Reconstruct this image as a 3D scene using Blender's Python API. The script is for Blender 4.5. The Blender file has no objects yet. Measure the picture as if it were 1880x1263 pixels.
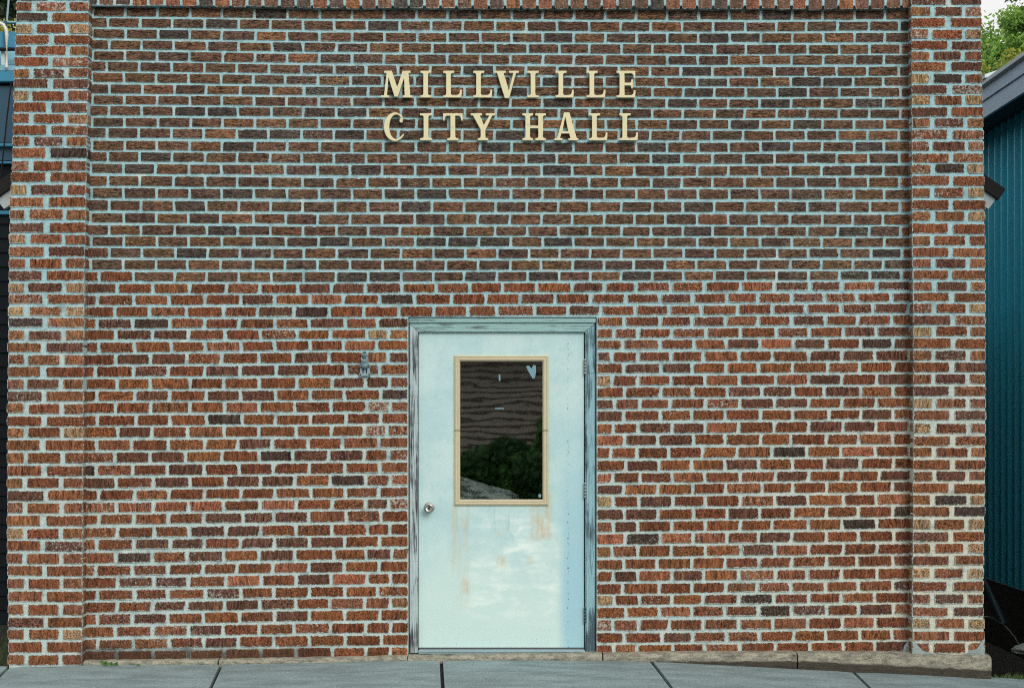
import bpy, bmesh, math, random
from mathutils import Vector, Matrix, noise as mnoise
R = random.Random(7)
sc = bpy.context.scene
COL = sc.collection
D = 11.0; SC = 290.0; CX = 940.0; HY = 770.0; ZC = 1.531

def P(px, py, d=0.0):
    """photo pixel -> world point on the plane d metres in front of the wall"""
    s = (D - d) / D
    return Vector(((px - CX) / SC * s, -d, ZC + (HY - py) / SC * s))

def lerp(a, b, t): return a + (b - a) * t
def interp(x, xs, ys):
    if x <= xs[0]:
        i = 0
    elif x >= xs[-1]:
        i = len(xs) - 2
    else:
        i = 0
        while x > xs[i + 1]: i += 1
    t = (x - xs[i]) / (xs[i + 1] - xs[i])
    return lerp(ys[i], ys[i + 1], t)

# ------------------------------------------------------------------ naming helpers
def put(o, parent=None):
    COL.objects.link(o)
    if parent is not None: o.parent = parent
    return o
def empty(name, loc, label, cat, group=None):
    o = bpy.data.objects.new(name, None); o.empty_display_size = 0.2
    o.location = loc; put(o)
    o['label'] = label; o['category'] = cat
    if group: o['group'] = group
    bpy.context.view_layer.update()
    return o
def tag(o, label, cat, group=None):
    o['label'] = label; o['category'] = cat
    if group: o['group'] = group
    return o
def mesh_obj(name, verts, faces, mats, parent=None, mi=None, smooth=False):
    me = bpy.data.meshes.new(name)
    me.from_pydata([tuple(v) for v in verts], [], faces)
    if not isinstance(mats, (list, tuple)): mats = [mats]
    for m in mats: me.materials.append(m)
    if mi: me.polygons.foreach_set('material_index', mi)
    if smooth: me.polygons.foreach_set('use_smooth', [True] * len(me.polygons))
    me.update()
    o = bpy.data.objects.new(name, me)
    put(o, parent)
    if parent is not None:
        base = Vector(parent.location)
        if parent.parent is not None: base = base + Vector(parent.parent.location)
        o.location = -base if parent.type == 'EMPTY' or parent.parent is not None else (0, 0, 0)
    return o

class MB:
    """collects shapes into one mesh (world coordinates)"""
    def __init__(s): s.v = []; s.f = []; s.m = []
    def add(s, verts, faces, m=0):
        b = len(s.v); s.v += [Vector(x) for x in verts]
        s.f += [tuple(i + b for i in f) for f in faces]; s.m += [m] * len(faces)
    def box(s, a, b, m=0, bev=0.0):
        x0, y0, z0 = a; x1, y1, z1 = b
        if x0 > x1: x0, x1 = x1, x0
        if y0 > y1: y0, y1 = y1, y0
        if z0 > z1: z0, z1 = z1, z0
        if bev <= 0:
            s.add([(x0,y0,z0),(x1,y0,z0),(x1,y1,z0),(x0,y1,z0),(x0,y0,z1),(x1,y0,z1),(x1,y1,z1),(x0,y1,z1)],
                  [(0,3,2,1),(4,5,6,7),(0,1,5,4),(1,2,6,5),(2,3,7,6),(3,0,4,7)], m)
        else:
            bm = bmesh.new(); bmesh.ops.create_cube(bm, size=1)
            for v in bm.verts:
                v.co = Vector((lerp(x0,x1,v.co.x+.5), lerp(y0,y1,v.co.y+.5), lerp(z0,z1,v.co.z+.5)))
            bmesh.ops.bevel(bm, geom=bm.edges[:], offset=bev, segments=2, affect='EDGES')
            s.bm(bm, m)
    def bm(s, bm, m=0, mat=None):
        bm.verts.index_update()
        vs = [(mat @ v.co) if mat else v.co.copy() for v in bm.verts]
        s.add(vs, [tuple(v.index for v in f.verts) for f in bm.faces], m); bm.free()
    def prism(s, pts, axis_vec, m=0):
        """closed polygon pts (3d) extruded by axis_vec"""
        n = len(pts); a = Vector(axis_vec)
        vs = [Vector(p) for p in pts] + [Vector(p) + a for p in pts]
        fs = [tuple(range(n)), tuple(range(2*n-1, n-1, -1))]
        for i in range(n):
            j = (i+1) % n; fs.append((i, i+n, j+n, j))
        s.add(vs, fs, m)
    def tube(s, pts, rads, n=8, m=0, cap=True):
        pts = [Vector(p) for p in pts]
        if not isinstance(rads, (list, tuple)): rads = [rads]*len(pts)
        vs = []; fs = []
        for i, p in enumerate(pts):
            t = (pts[min(i+1, len(pts)-1)] - pts[max(i-1, 0)]).normalized()
            u = t.cross(Vector((0,0,1)))
            if u.length < 1e-3: u = t.cross(Vector((1,0,0)))
            u.normalize(); w = t.cross(u)
            for k in range(n):
                a = 2*math.pi*k/n
                vs.append(p + (u*math.cos(a) + w*math.sin(a))*rads[i])
        for i in range(len(pts)-1):
            for k in range(n):
                k2 = (k+1) % n
                fs.append((i*n+k, (i+1)*n+k, (i+1)*n+k2, i*n+k2))
        if cap:
            fs.append(tuple(range(n))); fs.append(tuple(range(len(pts)*n-1, (len(pts)-1)*n-1, -1)))
        s.add(vs, fs, m)
    def lathe(s, prof, origin, axis, n=20, m=0):
        """prof: list of (r, h) along axis"""
        axis = Vector(axis).normalized(); u = axis.orthogonal().normalized(); w = axis.cross(u)
        vs = []; fs = []
        for r, h in prof:
            for k in range(n):
                a = 2*math.pi*k/n
                vs.append(Vector(origin) + axis*h + (u*math.cos(a)+w*math.sin(a))*r)
        for i in range(len(prof)-1):
            for k in range(n):
                k2 = (k+1) % n
                fs.append((i*n+k, i*n+k2, (i+1)*n+k2, (i+1)*n+k))
        fs.append(tuple(range((len(prof)-1)*n, len(prof)*n)))
        fs.append(tuple(range(n-1, -1, -1)))
        s.add(vs, fs, m)
    def build(s, name, mats, parent=None, smooth=False):
        return mesh_obj(name, s.v, s.f, mats, parent, s.m, smooth)

# ------------------------------------------------------------------ material helpers
def new_mat(name):
    m = bpy.data.materials.new(name); m.use_nodes = True
    nt = m.node_tree; nt.nodes.clear()
    out = nt.nodes.new('ShaderNodeOutputMaterial')
    bs = nt.nodes.new('ShaderNodeBsdfPrincipled')
    nt.links.new(bs.outputs[0], out.inputs[0])
    return m, nt, bs, out
class G:
    """tiny node-graph helper"""
    def __init__(s, nt): s.nt = nt
    def n(s, t, **kw):
        x = s.nt.nodes.new(t)
        for k, v in kw.items(): setattr(x, k, v)
        return x
    def set(s, sock, v):
        if isinstance(v, bpy.types.NodeSocket): s.nt.links.new(v, sock)
        elif isinstance(v, (tuple, list)) and len(v) == 3 and sock.type == 'RGBA': sock.default_value = (*v, 1)
        else: sock.default_value = v
    def math(s, op, a, b=None, c=None, clamp=False):
        x = s.n('ShaderNodeMath', operation=op); x.use_clamp = clamp
        s.set(x.inputs[0], a)
        if b is not None: s.set(x.inputs[1], b)
        if c is not None: s.set(x.inputs[2], c)
        return x.outputs[0]
    def mix(s, f, a, b, mode='MIX'):
        x = s.n('ShaderNodeMix', data_type='RGBA', blend_type=mode)
        s.set(x.inputs[0], f); s.set(x.inputs[6], a); s.set(x.inputs[7], b)
        return x.outputs[2]
    def fmix(s, f, a, b):
        x = s.n('ShaderNodeMix', data_type='FLOAT')
        s.set(x.inputs[0], f); s.set(x.inputs[2], a); s.set(x.inputs[3], b)
        return x.outputs[0]
    def vmath(s, op, a, b):
        x = s.n('ShaderNodeVectorMath', operation=op); s.set(x.inputs[0], a); s.set(x.inputs[1], b)
        return x.outputs[0]
    def noise(s, vec, scale=5, detail=4, rough=.55, dist=0.0):
        x = s.n('ShaderNodeTexNoise')
        s.set(x.inputs['Vector'], vec); x.inputs['Scale'].default_value = scale
        x.inputs['Detail'].default_value = detail; x.inputs['Roughness'].default_value = rough
        x.inputs['Distortion'].default_value = dist
        return x.outputs['Fac']
    def step(s, v, a, b):
        x = s.n('ShaderNodeMapRange', interpolation_type='SMOOTHSTEP'); x.clamp = True
        s.set(x.inputs[0], v); s.set(x.inputs[1], a); s.set(x.inputs[2], b)
        x.inputs[3].default_value = 0; x.inputs[4].default_value = 1
        return x.outputs[0]
    def pos(s):
        return s.n('ShaderNodeNewGeometry').outputs['Position']
    def xyz(s, v):
        x = s.n('ShaderNodeSeparateXYZ'); s.set(x.inputs[0], v); return x.outputs
    def bump(s, h, strength=.5, dist=.01):
        x = s.n('ShaderNodeBump'); x.inputs['Strength'].default_value = strength
        x.inputs['Distance'].default_value = dist; s.set(x.inputs['Height'], h)
        return x.outputs[0]
    def box(s, px, pz, x0, x1, z0, z1, e):
        """soft rectangle mask in world x / z"""
        a = s.math('MULTIPLY', s.step(px, x0-e, x0+e), s.math('SUBTRACT', 1.0, s.step(px, x1-e, x1+e)))
        b = s.math('MULTIPLY', s.step(pz, z0-e, z0+e), s.math('SUBTRACT', 1.0, s.step(pz, z1-e, z1+e)))
        return s.math('MULTIPLY', a, b)

def simple_mat(name, col, rough=.6, metal=0.0, var=.25, scale=12, bump=.2, bdist=.004, stretch=(1,1,1), dark=None, dthr=(.55,.7)):
    m, nt, bs, out = new_mat(name); g = G(nt)
    v = g.vmath('MULTIPLY', g.pos(), stretch)
    n1 = g.noise(v, scale, 6, .6)
    n2 = g.noise(v, scale*.18, 3, .5)
    k = g.math('ADD', g.math('MULTIPLY', n1, var), g.math('MULTIPLY', n2, var))
    k = g.math('ADD', k, 1.0 - var)
    c = g.mix(1.0, col, k, 'MULTIPLY')
    if dark is not None:
        n3 = g.noise(v, scale*.7, 5, .65)
        c = g.mix(g.step(n3, *dthr), c, dark)
    nt.links.new(c, bs.inputs['Base Color'])
    bs.inputs['Roughness'].default_value = rough; bs.inputs['Metallic'].default_value = metal
    if bump: nt.links.new(g.bump(n1, bump, bdist), bs.inputs['Normal'])
    return m

def brick_material():
    m, nt, bs, out = new_mat('brick'); g = G(nt)
    pos = g.pos()
    col = g.n('ShaderNodeAttribute', attribute_name='col').outputs['Color']
    rnd = g.n('ShaderNodeAttribute', attribute_name='rnd').outputs['Vector']     # offset, kind, eff
    dim = g.n('ShaderNodeAttribute', attribute_name='dim').outputs['Vector']     # u,v edge distance
    r = g.xyz(rnd); d = g.xyz(dim)
    off = g.n('ShaderNodeCombineXYZ'); nt.links.new(r[0], off.inputs[0]); nt.links.new(r[0], off.inputs[1]); nt.links.new(r[0], off.inputs[2])
    # sheared coordinates so every brick's grain runs at its own slight slant
    p2 = g.vmath('ADD', pos, g.vmath('MULTIPLY', off.outputs[0], (7.3, 3.1, 5.7)))
    px = g.xyz(pos)
    slant = g.math('MULTIPLY', g.math('SUBTRACT', g.math('FRACT', g.math('MULTIPLY', r[0], 13.7)), .5), .45)
    sx = g.math('ADD', g.xyz(p2)[0], g.math('MULTIPLY', g.xyz(p2)[2], slant))
    cmb = g.n('ShaderNodeCombineXYZ'); nt.links.new(sx, cmb.inputs[0]); nt.links.new(g.xyz(p2)[1], cmb.inputs[1]); nt.links.new(g.xyz(p2)[2], cmb.inputs[2])
    up = g.noise(g.vmath('MULTIPLY', p2, (24, 60, 120)), 1.0, 5, .68, 1.5)
    lo = g.noise(g.vmath('MULTIPLY', cmb.outputs[0], (92, 92, 13)), 1.0, 5, .72, 1.3)
    T = g.fmix(r[1], up, lo)
    fine = g.noise(p2, 260, 3, .6)
    blot = g.noise(p2, 22, 3, .55)
    Tc = g.step(T, .36, .66)
    gs = g.math('FRACT', g.math('MULTIPLY', r[0], 29.3))
    Tm = g.noise(p2, 90, 5, .72)
    Tc = g.fmix(g.math('MULTIPLY', g.math('MULTIPLY', gs, .85), r[1]), Tc, g.step(Tm, .38, .64))
    k = g.math('ADD', .08, g.math('MULTIPLY', Tc, 1.52))
    band = g.noise(g.vmath('MULTIPLY', cmb.outputs[0], (38, 38, 5)), 1.0, 2, .5)
    k = g.math('MULTIPLY', k, g.math('ADD', .55, g.math('MULTIPLY', band, .9)))
    k = g.math('MULTIPLY', k, g.math('ADD', .62, g.math('MULTIPLY', blot, .76)))
    k = g.math('MULTIPLY', k, g.math('ADD', .70, g.math('MULTIPLY', fine, .6)))
    c = g.mix(1.0, col, k, 'MULTIPLY')
    # lighter tan on the crests of the grain
    c = g.mix(g.math('MULTIPLY', g.step(T, .60, .74), g.math('ADD', .22, g.math('MULTIPLY', blot, .4))), c, (.34, .23, .14))
    # charcoal flash on parts of a brick
    c = g.mix(g.math('MULTIPLY', g.step(g.noise(p2, 9, 2, .5), .63, .75), .45), c, (.030, .026, .024))
    # lime specks and efflorescence
    sp = g.step(g.noise(p2, 150, 3, .6), .66, .74)
    big = g.step(g.noise(p2, 60, 5, .75), g.math('SUBTRACT', .79, g.math('MULTIPLY', r[2], .32)), g.math('SUBTRACT', .92, g.math('MULTIPLY', r[2], .32)))
    c = g.mix(g.math('MULTIPLY', sp, g.math('ADD', .12, g.math('MULTIPLY', r[2], .7))), c, (.50, .48, .42))
    c = g.mix(g.math('MULTIPLY', big, .75), c, (.50, .52, .47))
    # mortar smeared over the arrises, ragged
    wash = g.step(g.noise(pos, 1.15, 4, .6), .50, .66)
    wn = g.step(g.noise(pos, 2.6, 5, .65), .36, .58)
    wz = g.box(px[0], px[2], P(1390,0).x, P(1675,0).x, P(0,600).z, P(0,330).z, .22)
    wz2 = g.box(px[0], px[2], P(1100,0).x, P(1330,0).x, P(0,760).z, P(0,480).z, .2)
    wz3 = g.box(px[0], px[2], P(160,0).x, P(520,0).x, P(0,1190).z, P(0,930).z, .2)
    wash = g.math('MAXIMUM', wash, g.math('MULTIPLY', wn, g.math('MAXIMUM', wz, g.math('MULTIPLY', g.math('MAXIMUM', wz2, wz3), .75))))
    e = g.math('MINIMUM', d[0], d[1])
    rag = g.noise(p2, 75, 4, .7)
    w = g.math('MULTIPLY', g.math('SUBTRACT', g.math('ADD', rag, g.math('MULTIPLY', wash, .115)), .47), g.fmix(r[1], .010, .030))
    sm = g.math('SUBTRACT', 1.0, g.step(e, g.math('SUBTRACT', w, .0010), g.math('ADD', w, .0012)))
    smc = g.mix(g.step(g.noise(pos, 11, 5, .7), .50, .66), (.46, .57, .56), (.24, .31, .31))
    c = g.mix(g.math('MULTIPLY', sm, .85), c, smc)
    # run-off marks below the two lines of letters
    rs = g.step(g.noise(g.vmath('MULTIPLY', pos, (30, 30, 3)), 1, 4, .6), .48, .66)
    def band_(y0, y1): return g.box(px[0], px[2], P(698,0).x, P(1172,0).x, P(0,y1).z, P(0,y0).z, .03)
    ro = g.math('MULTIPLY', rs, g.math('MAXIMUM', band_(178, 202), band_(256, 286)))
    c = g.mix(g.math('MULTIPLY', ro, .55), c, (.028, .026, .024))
    hz = g.math('MULTIPLY', wash, g.step(g.noise(p2, 80, 5, .75), .54, .68))
    c = g.mix(g.math('MULTIPLY', hz, .52), c, (.50, .56, .57))
    # soot and splash near the ground on the left part of the wall
    zz = g.math('ADD', px[2], g.math('MULTIPLY', g.noise(pos, 6, 3, .6), .10))
    soot = g.math('MULTIPLY', g.math('SUBTRACT', 1.0, g.step(zz, .10, .19)), g.math('SUBTRACT', 1.0, g.step(px[0], -1.6, -.8)))
    soot = g.math('MULTIPLY', soot, g.step(px[0], -2.75, -2.68))
    c = g.mix(g.math('MULTIPLY', soot, .62), c, (.035, .028, .022))
    nt.links.new(c, bs.inputs['Base Color'])
    bs.inputs['Roughness'].default_value = .88
    bs.inputs['Specular IOR Level'].default_value = .25
    h = g.math('ADD', T, g.math('MULTIPLY', fine, .35))
    nt.links.new(g.bump(h, .85, .007), bs.inputs['Normal'])
    return m

def mortar_material():
    m, nt, bs, out = new_mat('mortar'); g = G(nt)
    pos = g.pos(); p = g.xyz(pos)
    n1 = g.noise(pos, 130, 5, .7); n2 = g.noise(pos, 2.2, 4, .6); n3 = g.noise(pos, 14, 4, .65)
    upf = g.step(g.math('ADD', p[2], g.math('MULTIPLY', n2, 1.1)), 1.5, 3.2)
    c = g.mix(upf, (.455, .575, .555), (.325, .55, .60))
    c = g.mix(g.math('MULTIPLY', g.step(n3, .52, .68), .45), c, (.38, .60, .69))
    c = g.mix(g.math('MULTIPLY', g.step(g.noise(pos, 5, 3, .6), .58, .72), .5), c, (.66, .70, .63))
    warm = g.math('MULTIPLY', g.step(p[0], .9, 2.9), g.math('SUBTRACT', 1.0, upf))  # warm tinge of sunlight painted into the lower right mortar
    c = g.mix(g.math('MULTIPLY', warm, .75), c, (.60, .595, .48))
    k = g.math('ADD', .42, g.math('MULTIPLY', n1, 1.16))
    c = g.mix(1.0, c, k, 'MULTIPLY')
    c = g.mix(1.0, c, g.math('ADD', .72, g.math('MULTIPLY', g.noise(pos, 48, 4, .7), .56)), 'MULTIPLY')
    # dirt patches in the joints, and pale re-pointed stretches
    c = g.mix(g.math('MULTIPLY', g.step(g.noise(pos, 11, 5, .7), .50, .66), .55), c, (.17, .245, .255))
    c = g.mix(g.math('MULTIPLY', g.step(g.noise(pos, 3.4, 4, .65), .56, .70), .40), c, (.60, .66, .66))
    # pinholes and missing bits
    c = g.mix(g.math('MULTIPLY', g.step(g.noise(pos, 60, 3, .7), .67, .73), .75), c, (.03, .045, .06))
    zz = g.math('ADD', p[2], g.math('MULTIPLY', g.noise(pos, 6, 3, .6), .10))
    soot = g.math('MULTIPLY', g.math('SUBTRACT', 1.0, g.step(zz, .09, .17)), g.math('SUBTRACT', 1.0, g.step(p[0], -1.6, -.9)))
    soot = g.math('MULTIPLY', soot, g.step(p[0], -2.75, -2.68))
    c = g.mix(g.math('MULTIPLY', soot, .85), c, (.05, .042, .034))
    nt.links.new(c, bs.inputs['Base Color'])
    bs.inputs['Roughness'].default_value = .95; bs.inputs['Specular IOR Level'].default_value = .15
    nt.links.new(g.bump(g.math('ADD', n1, g.math('MULTIPLY', n3, .8)), .8, .006), bs.inputs['Normal'])
    return m
M_BRICK = brick_material(); M_MORTAR = mortar_material()

# ------------------------------------------------------------------ brickwork measured course by course
YL = [22,41.8,62,82.3,102,122,142.4,163.4,183.7,203.4,224.2,244,267.3,288,309.8,332.4,354.5,377.3,400,422,443,464,485.5,507.8,529.3,551.3,572.4,594,615,637.5,660,682,704.6,726.7,748.7,771.8,793.3,817.4,839.4,863.5,886.3,908.7,931.7,953.2,977.3,999.3,1023.4,1047,1069.7,1091.8,1114,1136,1159,1181.7,1204]
YM = [26.6,46.9,67.9,87.4,107.7,128,147.7,167.2,186.7,206.5,226.7,247.5,269.8,290.8,312.5,335.5,356.2,379.8,402.6,424,443.9,465.4,486.7,508.5,529.8,549.5,572.4,593.4,614,634.2,656.2,679.3,702.6,725,747,769,791.3,813.6,836,859.2,882,904.3,925.3,948,972.7,995,1017.8,1040.6,1063.4,1086.2,1107.2,1130,1152.8,1175.4,1197.7]
YR = [27.9,48,69,90.4,109.7,131,150,169.7,189.5,209,228.5,248.3,269,290.9,313.4,335,357,379.8,403,425,445,465,485.5,505.2,524.7,545.8,566,587.6,608.7,630.4,652.4,674,695.8,718.3,738.8,760,782.4,805.7,828,850.3,872.9,893.6,916.5,938.5,960.8,983.6,1007,1029,1052.5,1074.8,1096.3,1117.9,1142,1164.8,1185.8]
YC = [28,49.7,70.5,91,111,131.6,151,170,190,208.8,229,249,270.7,291.8,313.8] + [None]*7 + [486.3,506.2,526.4,547.8,568.9,589.7,611.6,631.9,654.4,675.7,698,719.3,740.7,762,784.8,807,830.4,853.5,876,897,919.7,943,965,987.5,1010.6,1034,1055.8,1079,1100,1122,1146,1169,1190.6]
for i in range(55):
    if YC[i] is None: YC[i] = .35*YM[i] + .65*YR[i]
XS = [200, 600, 1280, 1640]
def rowy(i, px):
    if i < 0: return rowy(0, px) + i*20.3
    return interp(px, XS, [YL[i], YM[i], YC[i], YR[i]])
PLY = [12.7,31.7,53.2,73.5,93.7,114,134.3,154,175.6,197.6,218,239.4,259.7,281,305,325.8,349,372,394,418,439.3,462,483.7,506.5,528,549.6,571,592.6,615,638,660,682.8,705,727.4,750,773,794.3,817.4,840.7,864.2,886.8,909.2,932.4,955.7,979.3,1002,1025,1047.7,1071,1094.3,1118.4,1142,1164,1187.6,1211]
PRY = [21.5,41.8,62.6,83.6,102.6,123,144.4,164.7,184.4,205.7,226,247,268.6,290,310,332.4,354,376.8,397,420,442,463,483.7,504.7,525.5,545.8,566,588,608,630.4,652.4,674,695.5,718,740,762,785.7,809,829.8,852.8,874,896,917.7,939,962,985,1006,1028.7,1052,1076,1099,1122,1144.5,1167.3,1188.8]
def pily(tab, i):
    return tab[0] + i*20.3 if i < 0 else tab[i]

class Bricks:
    def __init__(s): s.v=[]; s.f=[]; s.mi=[]; s.col=[]; s.rnd=[]; s.dim=[]
    def brick(s, tl, tr, br, bl, d, depth, kind, col, eff, rag=1.0, wrap=False):
        """four photo-pixel corners on the plane d in front of the wall"""
        wpx = tr[0]-tl[0]; hpx = bl[1]-tl[1]
        nx = max(3, min(14, int(round(wpx/4.6)))); ny = max(3, min(14, int(round(hpx/4.6))))
        off = R.uniform(0, 50); base = len(s.v)
        W = wpx/SC; H = hpx/SC
        tiltx = R.uniform(-.0012, .0012); tiltz = R.uniform(-.0012, .0012); push = R.uniform(-.0012, .0018)
        idx = {}
        for j in range(ny+1):
            for i in range(nx+1):
                u = i/nx; w = j/ny
                a = (lerp(tl[0],tr[0],u), lerp(tl[1],tr[1],u)); b = (lerp(bl[0],br[0],u), lerp(bl[1],br[1],u))
                x = lerp(a[0],b[0],w); y = lerp(a[1],b[1],w)
                edge = (i in (0,nx)) or (j in (0,ny))
                dd = d + push + tiltx*(u-.5) + tiltz*(w-.5)
                if edge:
                    jx = R.gauss(0,.35*rag); jy = R.gauss(0,.38*rag)
                    if R.random() < .05*rag:       # small chip
                        jx += (1 if i == 0 else -1 if i == nx else 0)*R.uniform(.5,1.8)
                        jy += (1 if j == 0 else -1 if j == ny else 0)*R.uniform(.4,1.6)
                    if (i in (0,nx)) and (j in (0,ny)):   # rounded corners
                        q = R.uniform(.3,1.3)*rag
                        jx += q if i == 0 else -q; jy += q*.7 if j == 0 else -q*.7
                    x += jx; y += jy; dd -= .0016
                else:
                    dd += R.gauss(0, .0005)
                s.v.append(P(x, y, dd)); idx[(i,j)] = len(s.v)-1
                s.dim.append((min(u,1-u)*W, min(w,1-w)*H, 0))
        for j in range(ny):
            for i in range(nx):
                s.f.append((idx[i,j], idx[i,j+1], idx[i+1,j+1], idx[i+1,j])); s.mi.append(0)
        ring = [(i,0) for i in range(nx)] + [(nx,j) for j in range(ny)] + [(i,ny) for i in range(nx,0,-1)] + [(0,j) for j in range(ny,0,-1)]
        back = []
        for q in ring:
            c = s.v[idx[q]].copy(); c.y += depth
            s.v.append(c); back.append(len(s.v)-1)
            s.dim.append((.02, .02, 0) if wrap else (0, 0, 0))
        for k in range(len(ring)):
            k2 = (k+1) % len(ring)
            s.f.append((idx[ring[k]], idx[ring[k2]], back[k2], back[k])); s.mi.append(0)
        n = len(s.v)-base
        s.col += [(*col, 1.0)]*n; s.rnd += [(off, kind, eff)]*n
    def quad_grid(s, fn, nu, nv):
        """mortar sheet"""
        base = len(s.v)
        for j in range(nv+1):
            for i in range(nu+1):
                s.v.append(fn(i/nu, j/nv)); s.dim.append((1,1,0)); s.col.append((.4,.45,.4,1)); s.rnd.append((0,0,0))
        for j in range(nv):
            for i in range(nu):
                a = base + j*(nu+1)+i
                s.f.append((a, a+nu+1, a+nu+2, a+1)); s.mi.append(1)
    def box(s, a, b, mi=1):
        base = len(s.v); x0,y0,z0 = a; x1,y1,z1 = b
        s.v += [Vector(q) for q in [(x0,y0,z0),(x1,y0,z0),(x1,y1,z0),(x0,y1,z0),(x0,y0,z1),(x1,y0,z1),(x1,y1,z1),(x0,y1,z1)]]
        for q in [(0,3,2,1),(4,5,6,7),(0,1,5,4),(1,2,6,5),(2,3,7,6),(3,0,4,7)]:
            s.f.append(tuple(i+base for i in q)); s.mi.append(mi)
        s.dim += [(1,1,0)]*8; s.col += [(.4,.45,.4,1)]*8; s.rnd += [(0,0,0)]*8
    def build(s, name, parent):
        o = mesh_obj(name, s.v, s.f, [M_BRICK, M_MORTAR], parent, s.mi)
        me = o.data
        for nm, typ, dat in (('col','FLOAT_COLOR',s.col), ('rnd','FLOAT_VECTOR',s.rnd), ('dim','FLOAT_VECTOR',s.dim)):
            at = me.attributes.new(nm, typ, 'POINT')
            flat = [c for t in dat for c in t]
            at.data.foreach_set('color' if typ == 'FLOAT_COLOR' else 'vector', flat)
        return o

def jit(c, a=.16):
    k = R.uniform(1-a, 1+a)
    return tuple(max(.004, x*k*R.uniform(.95,1.05)) for x in c)
def upper_col():
    q = R.random()
    if q < .42: c = (.150,.088,.055)
    elif q < .66: c = (.120,.078,.056)
    elif q < .84: c = (.180,.102,.056)
    elif q < .94: c = (.085,.070,.058)
    else: c = (.215,.112,.060)
    return jit(tuple(v*.92 for v in c))
def lower_col():
    q = R.random()
    if q < .46: c = (.212,.076,.034)
    elif q < .66: c = (.150,.068,.043)
    elif q < .88: c = (.255,.098,.040)
    elif q < .905: c = (.078,.050,.037)
    elif q < .975: c = (.275,.110,.056)
    else: c = (.35,.13,.068)
    return jit(tuple(v*.92 for v in c))
def pil_col(header):
    q = R.random()
    if header:
        if q < .22: c = (.36,.235,.125)
        elif q < .62: c = (.27,.125,.058)
        else: c = (.235,.100,.054)
    else:
        if q < .52: c = (.22,.083,.038)
        elif q < .76: c = (.140,.066,.044)
        elif q < .97: c = (.26,.108,.052)
        else: c = (.066,.046,.038)
    return jit(c)
def effl(kind, x, y):
    q = R.random()
    if kind < .5: return q*.16 if q < .93 else R.uniform(.2,.5)
    return q*.42 if q < .78 else R.uniform(.35,.85)

# ---- the building
bld = empty('brick_building', (0, 0, 0), 'brown brick hall front with two pilasters, white steel door and MILLVILLE CITY HALL lettering', 'building')

OPL, OPR, OPT = 749.5, 1095.5, 582.0        # brick opening for the door, photo pixels
UPJ_I = [-3, 0, 5, 9, 12, 19, 23, 24, 27]; UPJ_X = [50, 228.8, 526.6, 763.5, 939, 1338.8, 1568, 1624, 1792]
LA = [82,148,213.6,279.5,345,410.5,476,541.8,607,672,737,799,861,922,984,1046,1107.8,1169,1232,1294,1357,1421,1483.6,1546.5,1608,1672,1735]
LB = [113,179,245,310.5,375,440,504,569,634,697.5,763.5,827,891,956,1020,1083.6,1147.7,1211,1271,1333,1394,1455,1517,1577,1639,1700,1760]
XMIN, XMAX = 132, 1700
W = Bricks()
for i in range(-20, 55):
    if -4 <= i < 0: continue                      # the projecting rowlock band is its own part
    drift = R.gauss(0, 1.6)
    up = i < 24
    if up:
        js = [interp(k + (.5 if i % 2 else 0), UPJ_I, UPJ_X) + drift + R.gauss(0, .8) for k in range(-2, 27)]
        jw = 4.8
        if i == 23:
            js = [113, 182, 245] + [x for x in js if x > 290]
    else:
        base = LA if i % 2 == 0 else LB
        js = [x + drift + R.gauss(0, 1.7) for x in base]
        jw = 6.0
        if i >= 27:                                # courses broken by the door opening
            lft = [x for x in js if x < 690]
            if i % 2 == 0: lft = lft + [715 + R.gauss(0, 2)]
            else: lft = [x for x in lft if x < 660] + [697 + R.gauss(0, 2.5)]
            if i % 2 == 0: rgt = [1126 + R.gauss(0,1.5), 1172 + R.gauss(0,2)]
            else: rgt = [1146 + R.gauss(0,2)]
            rgt += [x for x in js if x > 1192]
            js = lft + [OPL + jw/2 - 1.0, OPR - jw/2 + 1.0] + rgt
    js = sorted(js)
    for a, b in zip(js[:-1], js[1:]):
        if b < XMIN + 4 or a > XMAX - 4: continue
        if i >= 27 and a > OPL-8 and b < OPR+8 and abs(b-a) > 200: continue
        x0 = a + jw/2; x1 = b - jw/2
        if x1 - x0 < 6: continue
        def edge(px, side):
            y = rowy(i, px)
            n = (rowy(i+1, px) - y) if i < 54 else 22.5
            p_ = (y - rowy(i-1, px)) if i > -19 else 20.3
            h = (.5*(n+p_))*(.775 if up else .80)
            return y - h/2 if side == 0 else y + h/2
        dy0 = R.gauss(0, .35); dy1 = R.gauss(0, .35); sk = R.gauss(0, .35) if up else R.gauss(0, .6)
        lowkind = (not up) or (i == 23 and x0 < 240) or (up and i > 12 and x0 > 1645) or (i > 19 and x1 < 200)
        kind = 1.0 if lowkind else 0.0
        c = lower_col() if lowkind else upper_col()
        hdr = i >= 27 and (x1 - x0) < 38
        if hdr and R.random() < .45: c = pil_col(True)
        # darker, cooler brick in the upper field
        W.brick((x0 + sk, edge(x0,0)+dy0), (x1 + sk, edge(x1,0)+dy0), (x1 - sk, edge(x1,1)+dy1), (x0 - sk, edge(x0,1)+dy1),
                0.0, .06, kind, c, min(1, effl(kind, x0, i) + (.35 if hdr and R.random() < .6 else 0)), .42 if not lowkind else .72)
# mortar sheets round the opening (a few millimetres behind the brick faces)
REC = .0065
def sheet(x0, x1, y0, y1, nu, nv):
    def fn(u, v):
        p = P(lerp(x0,x1,u), lerp(y0,y1,v), 0)
        p.y += REC + mnoise.noise(p*7)*.0012
        return p
    W.quad_grid(fn, nu, nv)
YB = 1232
sheet(120, OPL, OPT, YB, 60, 60); sheet(OPR, 1712, OPT, YB, 60, 60); sheet(120, 1712, -430, OPT, 150, 90)
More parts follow.
